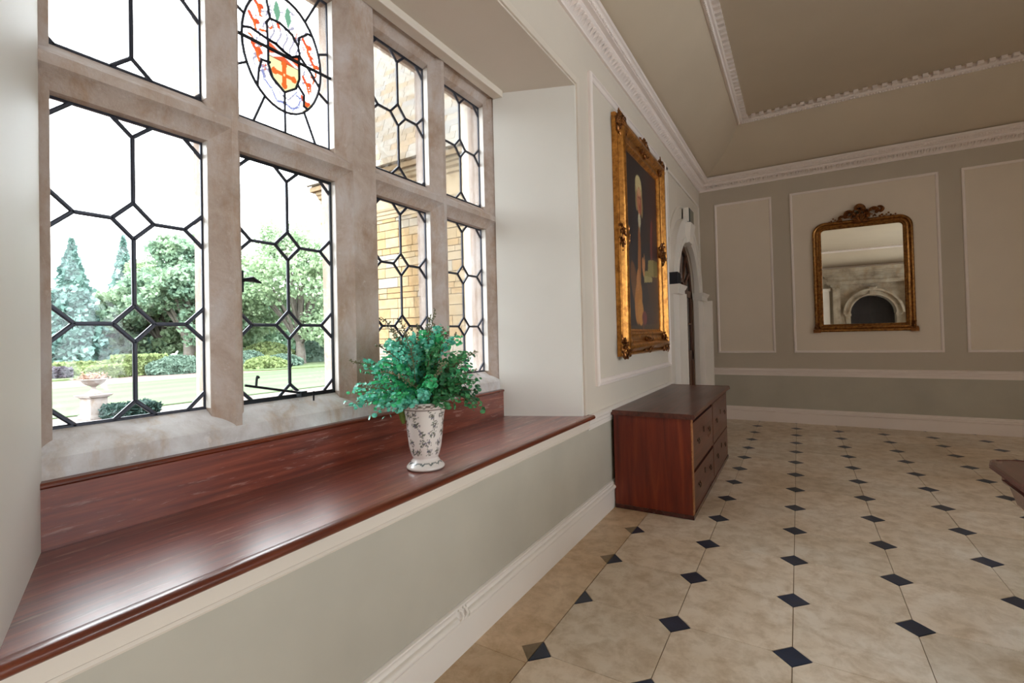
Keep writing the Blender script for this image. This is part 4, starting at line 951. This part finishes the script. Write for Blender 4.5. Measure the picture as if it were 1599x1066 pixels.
M['dress'] = stone('dressed_freestone', lin((128, 110, 84)), lin((136, 120, 96)), lin((142, 130, 110)), .9, 2); M['moss_gap_shade'] = stone('mossy_eave_and_gap_shade', lin((84, 68, 48)), lin((104, 86, 62)), lin((118, 100, 78)), .95, 5)
wg = empty('house_wing', (-6, WY, GZ), label='yellow ironstone wing of the house with stone slate roof outside the right-hand lights', cat='building')
def gp(b, name, mat, **k): return ppart(b, name, mat, (-6, WY, GZ), wg, **k)
gp(MB().box(-8.97, -2.21, WY+.03, WY+3, GZ, 4.66), 'wall_core', M['dress'])
blk = {}
zc = GZ; rw = random.Random(21)
def block(L, h, mat, key, dep=.05):
    k = (key, round(L, 2), round(h, 2))
    if k not in blk:
        b = MB().box(-L/2+.006, L/2-.006, -dep, 0, .006, h-.006); blk[k] = b.mesh(key, mat, False, .006)
    return blk[k]
rest = MB()
while zc < 3.78:
    h = rw.choice([.11, .13, .16, .20]); h = min(h, 3.82-zc); x = -8.97
    while x < -2.25:
        L = rw.choice([.22, .28, .36, .44, .54]); L = min(L, -2.22-x)
        if L < .1: break
        if zc+h > 1.3 and x > -9 and x < -3.6:
            o = inst('stone_block', block(L, h, M['ashlar'], 'stone_block'), wg, (x+L/2+6, .03+rw.uniform(-.008, .008), zc-GZ))
        else: rest.box(x+.005, x+L-.005, WY-.02, WY+.03, zc+.005, zc+h-.005)
        x += L
    zc += h
o = rest.build('stone_block', M['ashlar'], None, kind='stuff'); o.parent = wg; o.matrix_parent_inverse = Matrix.Translation((6, -WY, -GZ))
ENT = [(.03, 3.82), (-.03, 3.82), (-.03, 3.89), (-.045, 3.90), (-.045, 3.96), (-.06, 3.97), (-.075, 4.01), (-.075, 4.03), (-.02, 4.04), (-.02, 4.42), (-.06, 4.44), (-.07, 4.50), (-.12, 4.53), (-.14, 4.58), (-.18, 4.60), (-.18, 4.66), (.03, 4.66)]
gp(MB().prism([(WY+a_, z) for a_, z in ENT], 'x', -9.05, -2.21), 'entablature', M['dress'])
gp(MB().box(-9.15, -2.21, WY-.26, WY+.1, 4.66, 4.755), 'eave_board', M['moss_gap_shade'])
# stone slates, course by course up the roof slope
sl = math.radians(66); ry_, rz_ = math.cos(sl), math.sin(sl)
Rx = (sl, 0, 0); cnt = 0; rest = MB()
for r_ in range(26):
    s0 = r_*.165; x = -9.2-rw.uniform(0, .2)
    while x < -2.3:
        L = rw.choice([.24, .3, .36, .44]); 
        if r_ < 18 and x > -9.4 and x < -4.6 and cnt < 290:
            me = block(L, .158, M['slates'], 'roof_slate', .05); inst('roof_slate', me, wg, (x+L/2+6, -.27+s0*ry_, 4.77-GZ+s0*rz_), (-(PI/2-sl)+.10, 0, 0)); cnt += 1
        else:
            R = Matrix.Translation((x+L/2, WY-.27+s0*ry_, 4.77+s0*rz_)) @ Matrix.Rotation(-(PI/2-sl)+.08, 4, 'X'); rest.box(-L/2+.006, L/2-.006, -.05, 0, .006, .152, R)
        x += L
o = rest.build('roof_slate', M['slates'], None, kind='stuff'); o.parent = wg; o.matrix_parent_inverse = Matrix.Translation((6, -WY, -GZ))
gp(MB().prism([(WY-.235, 4.74), (WY+1.50, 8.64), (WY+3, 8.64), (WY+3, 4.74)], 'x', -9.15, -2.21), 'roof_core', M['moss_gap_shade'])  # dark core seen between the slates stands in for their shadow lines

# ================================================================== OUTSIDE: ground, lawn, urn
def ground_mat(name, a, b, s=3, stripes=None):
    t = NT(name); g_ = t.n('ShaderNodeNewGeometry'); x = t.n('ShaderNodeTexNoise'); x.inputs['Scale'].default_value = s; x.inputs['Detail'].default_value = 8; t.l(g_.outputs['Position'], x.inputs['Vector'])
    c = t.ramp(x.outputs['Fac'], [(.3, a), (.7, b)])
    if stripes:
        wv = t.n('ShaderNodeTexWave', bands_direction='X'); wv.inputs['Scale'].default_value = .14; wv.inputs['Distortion'].default_value = .15; t.l(g_.outputs['Position'], wv.inputs['Vector'])
        k = t.ramp(wv.outputs['Fac'], [(.42, (1, 1, 1)), (.58, stripes)]); c = t.mix(1, c, k, 'MULTIPLY')
    t.col(c); t.set(Roughness=.95); return t.m
MB().box(-90, X2, -60, 80, GZ-.5, GZ).build('ground', ground_mat('pale_gravel', lin((82, 68, 62)), lin((96, 80, 74)), 4), kind='structure')
M['lawn'] = ground_mat('striped_lawn', lin((46, 66, 30)), lin((52, 70, 35)), 6, (1.45, 1.22, 1.6))
M['grassfar'] = ground_mat('rough_grass', lin((62, 80, 40)), lin((78, 92, 54)), 3)
MB().box(-27.2, -16.0, -30, 60, GZ-.1, GZ+.03).build('lawn', M['lawn'], kind='structure')
b = MB(); b.add([(-33.5, -40, GZ), (-33.5, 17, GZ), (-29, 19, GZ), (-26.5, 40, GZ), (-90, 60, GZ+.6), (-90, -40, GZ+.6)], [(0, 1, 2, 3, 4, 5)])
bb = MB().box(-90, -33.2, -40, 16, GZ-.1, GZ+.08); bb.prism([(-90, 16), (-33.2, 16), (-28.3, 17.6), (-24.5, 42), (-90, 60)], 'z', GZ-.1, GZ+.08); bb.build('far_grass', M['grassfar'], kind='structure')
UX, UY = -15.1, 4.87
pdp = MB()
for hw_, z0, z1 in ((.33, 0, .09), (.29, .09, .13), (.255, .13, .66), (.29, .66, .69), (.34, .69, .73), (.36, .73, .765)): pdp.box(-hw_, hw_, -hw_, hw_, z0, z1)
po = pdp.build('pedestal', M['urn'], bevel=.008, label='white stone pedestal under the garden urn beside the lawn', cat='pedestal'); po.location = (UX, UY, GZ+.001); po.rotation_euler = (0, 0, .25); po.scale = (.76, .76, .78)
ur = MB().lathe([(.0, 0), (.20, 0), (.20, .03), (.15, .07), (.085, .12), (.06, .18), (.06, .215), (.085, .235), (.10, .245), (.20, .29), (.27, .35), (.30, .41), (.34, .43), (.34, .455), (.30, .46), (.26, .42), (.0, .38)], (0, 0, 0), 36)
uo = ur.build('garden_urn', M['urn'], smooth=True, label='shallow stone urn on the white pedestal in the garden', cat='urn'); uo.location = (UX, UY, GZ+.599); uo.scale = (.8, .8, .85)
M['flower'] = leafm('urn_bedding', lin((120, 110, 80)), lin((140, 90, 90)), .2, .7, 30); M['hedge_l'] = leafm('lime_hedge', lin((92, 106, 62)), lin((124, 138, 88)), .25, .7, 2)
M['hedge_d'] = leafm('blue_green_shrub', lin((62, 86, 72)), lin((98, 118, 104)), .2, .7, 2); M['hedge_p'] = leafm('purple_hedge', lin((60, 52, 64)), lin((86, 78, 86)), .2, .7, 2)
M['box_d'] = leafm('dark_box_hedge', lin((16, 40, 36)), lin((34, 62, 54)), .15, .7, 6)
M['conifer'] = leafm('blue_conifer', lin((64, 96, 92)), lin((110, 140, 130)), .25, .7, .8); M['broad'] = leafm('broad_leaves', lin((92, 124, 108)), lin((138, 158, 126)), .35, .7, .7); M['broad2'] = leafm('pale_leaves', lin((106, 134, 104)), lin((150, 166, 130)), .4, .7, .7)  # tones paled and blued to put garden haze into the leaf colour
rg = random.Random(31)
def cards(pts, size, seed):
    r = np.random.RandomState(seed); n = len(pts); P = np.array(pts); a = r.normal(size=(n, 3)); a /= np.linalg.norm(a, axis=1)[:, None]; c = r.normal(size=(n, 3)); b = np.cross(a, c); b /= np.linalg.norm(b, axis=1)[:, None]
    s = (size*r.uniform(.6, 1.3, n))[:, None]; a *= s; b *= s*.7
    V = np.stack([P-a, P-b*1.0, P+a, P+b], 1).reshape(-1, 3); m = MB(); m.v = V.tolist(); m.f = [(4*i, 4*i+1, 4*i+2, 4*i+3) for i in range(n)]; return m
def mesh_cards(m, name, mat, par):
    me = bpy.data.meshes.new(name); me.from_pydata(m.v, [], m.f); me.materials.append(mat); o = bpy.data.objects.new(name, me); col.objects.link(o); o.parent = par; return o
b = MB()
fl_ = empty('urn_flowers', (UX, UY, GZ+.98), label='pale trailing flowers planted in the garden urn', cat='flowers')
pts = [(rg.gauss(0, .12), rg.gauss(0, .12), abs(rg.gauss(.02, .06))) for _ in range(420)]; mesh_cards(cards(pts, .035, 1), 'blossom', M['flower'], fl_)
def hedge(name, x0, x1, y0, y1, h, mat, label, seed, rnd_=False, n=2600, grp=None, cat='hedge'):
    c = ((x0+x1)/2, (y0+y1)/2); hx, hy = (x1-x0)/2, (y1-y0)/2; h = h if h < .3 else h*(.62 if cat == 'shrub' else .55)
    t = empty(name, (c[0], c[1], GZ+.05), label=label, cat=cat, group=grp or ('shrubs of the garden border' if rnd_ else 'clipped hedges in the garden')); r = random.Random(seed); pts = []
    for _ in range(n):
        if rnd_:
            a_ = r.uniform(0, 2*PI); e = r.uniform(0, PI/2); q = 1+.06*math.sin(a_*5+e*7); pts.append((hx*q*math.cos(a_)*math.cos(e), hy*q*math.sin(a_)*math.cos(e), h*q*math.sin(e)**.8))
        else:
            f = r.random()
            if f < .4: pts.append((r.uniform(-hx, hx), r.uniform(-hy, hy), h+r.gauss(0, .02)))
            else:
                z = r.uniform(0, h)
                if r.random() < .5: pts.append((hx*r.choice((-1, 1)), r.uniform(-hy, hy), z))
                else: pts.append((r.uniform(-hx, hx), hy*r.choice((-1, 1)), z))
    mesh_cards(cards(pts, .14, seed), 'foliage', mat, t)
    b = MB()
    if rnd_: b.ball((0, 0, 0), .93, 14, 12, (hx, hy, h))
    else: b.box(-hx*.97, hx*.97, -hy*.98, hy*.98, 0, h*.97)
    b.build('inner_foliage', mat, t); return t
hedge('box_hedge', -15.0, -14.4, 5.0, 5.95, .17, M['box_d'], 'dark green box hedge at the lawn edge right of the pedestal', 1, n=1500)
hedge('box_hedge', -36.5, -34.6, 6.5, 10.2, .95, M['hedge_p'], 'low purple hedge beyond the gravel path at the left', 2)
hedge('box_hedge', -37.5, -36.6, 6.5, 14.6, 1.35, M['hedge_l'], 'long bright green hedge behind the purple hedge', 3)
hedge('box_hedge', -33.8, -32.6, 10.3, 12.0, 1.05, M['hedge_l'], 'small clipped lime hedge beside the purple hedge', 4)
hedge('box_hedge', -35.2, -33.0, 12.2, 14.2, 1.95, M['hedge_l'], 'tall square clipped lime hedge in the border', 5)
hedge('round_shrub', -34.0, -31.6, 13.0, 16.4, 1.7, M['hedge_d'], 'rounded blue-green shrub before the lime hedge', 6, True)
hedge('round_shrub', -34.2, -31.6, 17.7, 20.4, 1.9, M['hedge_d'], 'large clipped grey-green dome at the mullion edge', 7, True)
hedge('box_hedge', -37.5, -36, 17.6, 20.5, 1.9, M['hedge_l'], 'lime hedge behind the tree trunk', 8)
hedge('round_shrub', -32.6, -31.6, 16.5, 17.6, .7, M['hedge_l'], 'small lime bush at the foot of the tree trunk', 9, True, 900)
for k, (x, y, r_, h, mt, lb) in enumerate(((-34, 18.2, 1.5, 1.9, 'hedge_d', 'dark blue shrub at the left of the border'), (-30.5, 18.9, 1.3, 1.1, 'hedge_l', 'low yellow-green mound before the dark shrub'), (-31.5, 20.8, 1.3, 1.2, 'hedge_d', 'silvery low shrub left of the pale trunk'), (-36, 22.5, 2.0, 2.6, 'hedge_l', 'tall yellow-green shrub behind the pale trunk'),
     (-35, 26.5, 2.2, 2.8, 'hedge_d', 'broad green shrub right of the pale trunk'), (-33.5, 29.4, 2.0, 3.6, 'hedge_l', 'tall bright shrub at the right edge of the light'), (-29.6, 24.6, .9, .8, 'hedge_l', 'small round bush on the grass verge'))):
    hedge('garden_shrub', x-r_, x+r_, y-r_, y+r_, h, M[mt], lb, 20+k, True, 1800, cat='shrub')
ro_ = MB().ball((0, 0, .12), .3, 10, 6, (1.2, 1, .7)).build('garden_boulder', M['urn'], label='pale boulder on the grass verge beside the small bush', cat='rock'); ro_.location = (-28.6, 25.3, GZ+.0)
def tree(name, x, y, H, trunk_h, lobes, mat, label, seed, n=7000, size=.2, conifer=False, rt_=.35):
    t = empty(name, (x, y, GZ+.05), label=label, cat='tree', group='trees beyond the lawn'); r = random.Random(seed); pts = []; b = MB()
    if conifer:
        R0 = lobes
        for _ in range(n):
            f = r.random()**.75; z = H*(1-f)*.97+.3; lay = .62+.38*((f*13) % 1.0); a_ = r.uniform(0, 2*PI); rr2 = R0*f*lay*(.35+.65*math.sqrt(r.random()))*(1+.22*math.sin(a_*5+f*23)); pts.append((rr2*math.cos(a_), rr2*math.sin(a_), z+r.gauss(0, .1)-rr2*.14))
        b.tube([(0, 0, 0), (0, 0, H*.95)], [.3, .04], 8)
    else:
        b.tube([(0, 0, -.2), (.05, .03, trunk_h*.5), (-.05, 0, trunk_h), (.1, .1, H*.6)], [rt_*1.35, rt_, rt_*.8, rt_*.3], 10)
        cs = []
        for (lx, ly, lz, lr) in lobes:
            b.tube([(0, 0, trunk_h*.8), (lx*.4, ly*.4, (trunk_h+lz)/2), (lx*.85, ly*.85, lz)], [rt_*.5, rt_*.3, .05], 6)
            for _ in range(16): # clusters on each lobe
                a_ = r.uniform(0, 2*PI); e = math.asin(r.uniform(-1, 1)); cs.append((lx+lr*.8*math.cos(a_)*math.cos(e), ly+lr*.8*math.sin(a_)*math.cos(e), lz+lr*.7*math.sin(e), lr*.36))
        for _ in range(n):
            c = r.choice(cs); g1 = [r.gauss(0, 1) for _ in range(3)]; L = math.sqrt(sum(q*q for q in g1)); k = c[3]*r.uniform(.6, 1.05)/L; pts.append((c[0]+g1[0]*k, c[1]+g1[1]*k, c[2]+g1[2]*k*.75))
    mesh_cards(cards(pts, size, seed), 'crown', mat, t); b.build('trunk', M['bark'], t, smooth=True); return t
def lobes(R_, H, z0, n, seed):
    r = random.Random(seed); L = [(0, 0, (z0+H)/2, R_*.6)]
    for k in range(n):
        a_ = 2*PI*k/n*1.7; f = k/n; z = z0+(H-z0)*(.12+.80*f); rad_ = R_*math.sin(PI*(.22+.70*f))*.72; L.append((rad_*math.cos(a_), rad_*math.sin(a_), z, R_*.42*r.uniform(.8, 1.2)))
    return L
tree('conifer_tree', -41.5, 12.3, 8.8, 0, 2.6, M['conifer'], 'pointed blue-green conifer at the left of the garden', 1, 11000, .2, True)
tree('conifer_tree', -46, 16.8, 10.3, 0, 2.4, M['conifer'], 'slender second conifer rising behind the broad trees', 2, 7000, .22, True)
tree('broadleaf_tree', -43.5, 14.6, 5.4, 1.4, lobes(2.9, 5.6, .7, 14, 3), M['broad'], 'low spreading tree between the two conifers', 3, 9000, .17)
tree('broadleaf_tree', -43, 18.2, 7.7, 2.0, lobes(3.4, 8.3, 1.2, 18, 4), M['broad2'], 'yellow-green tree in front of the second conifer', 4, 20000, .17)
tree('broadleaf_tree', -37.2, 17.4, 9.2, 2.2, lobes(3.5, 9.3, 2.0, 22, 5), M['broad'], 'tall full broadleaf tree with stout grey trunk behind hedges', 5, 26000, .15, rt_=.42)
tree('broadleaf_tree', -41, 21.5, 10.5, 2.2, lobes(4.2, 10.4, 1.6, 18, 6), M['broad2'], 'tall rounded pale green tree behind the grey-green dome', 6, 22000, .18)
tree('broadleaf_tree', -46, 10.5, 4.2, 1, lobes(3.2, 4.9, .6, 14, 7), M['conifer'], 'dark low tree mass behind the purple hedge', 7, 8000, .2)
tree('broadleaf_tree', -32.8, 23.1, 10.0, 1.9, lobes(4.5, 10.6, 1.5, 24, 8), M['broad2'], 'airy walnut-like tree with a pale leaning trunk on the verge', 8, 21000, .14, rt_=.34)
tree('broadleaf_tree', -47, 27, 6.5, 1.5, lobes(4.6, 6.6, 1.0, 10, 9), M['broad'], 'distant tree behind the pale-trunked tree', 9, 9000, .22)
tree('broadleaf_tree', -47, 36, 8, 1.5, lobes(5, 7.5, 1.0, 10, 10), M['broad'], 'distant tree at the right edge of the second light', 10, 9000, .22)

rtl = random.Random(77); pts = []
for _ in range(30000):
    y = rtl.uniform(-60, 75); h = 4.2+1.1*math.sin(y*.31)+.7*math.sin(y*.83+1); pts.append((-58+rtl.gauss(0, 1.2), y, GZ+.5+h*rtl.random()**.7))
tlm = mesh_cards(cards(pts, .42, 55), 'distant_treeline', M['broad'], None); tag(tlm, 'continuous line of distant trees closing the garden', 'treeline', kind='stuff')
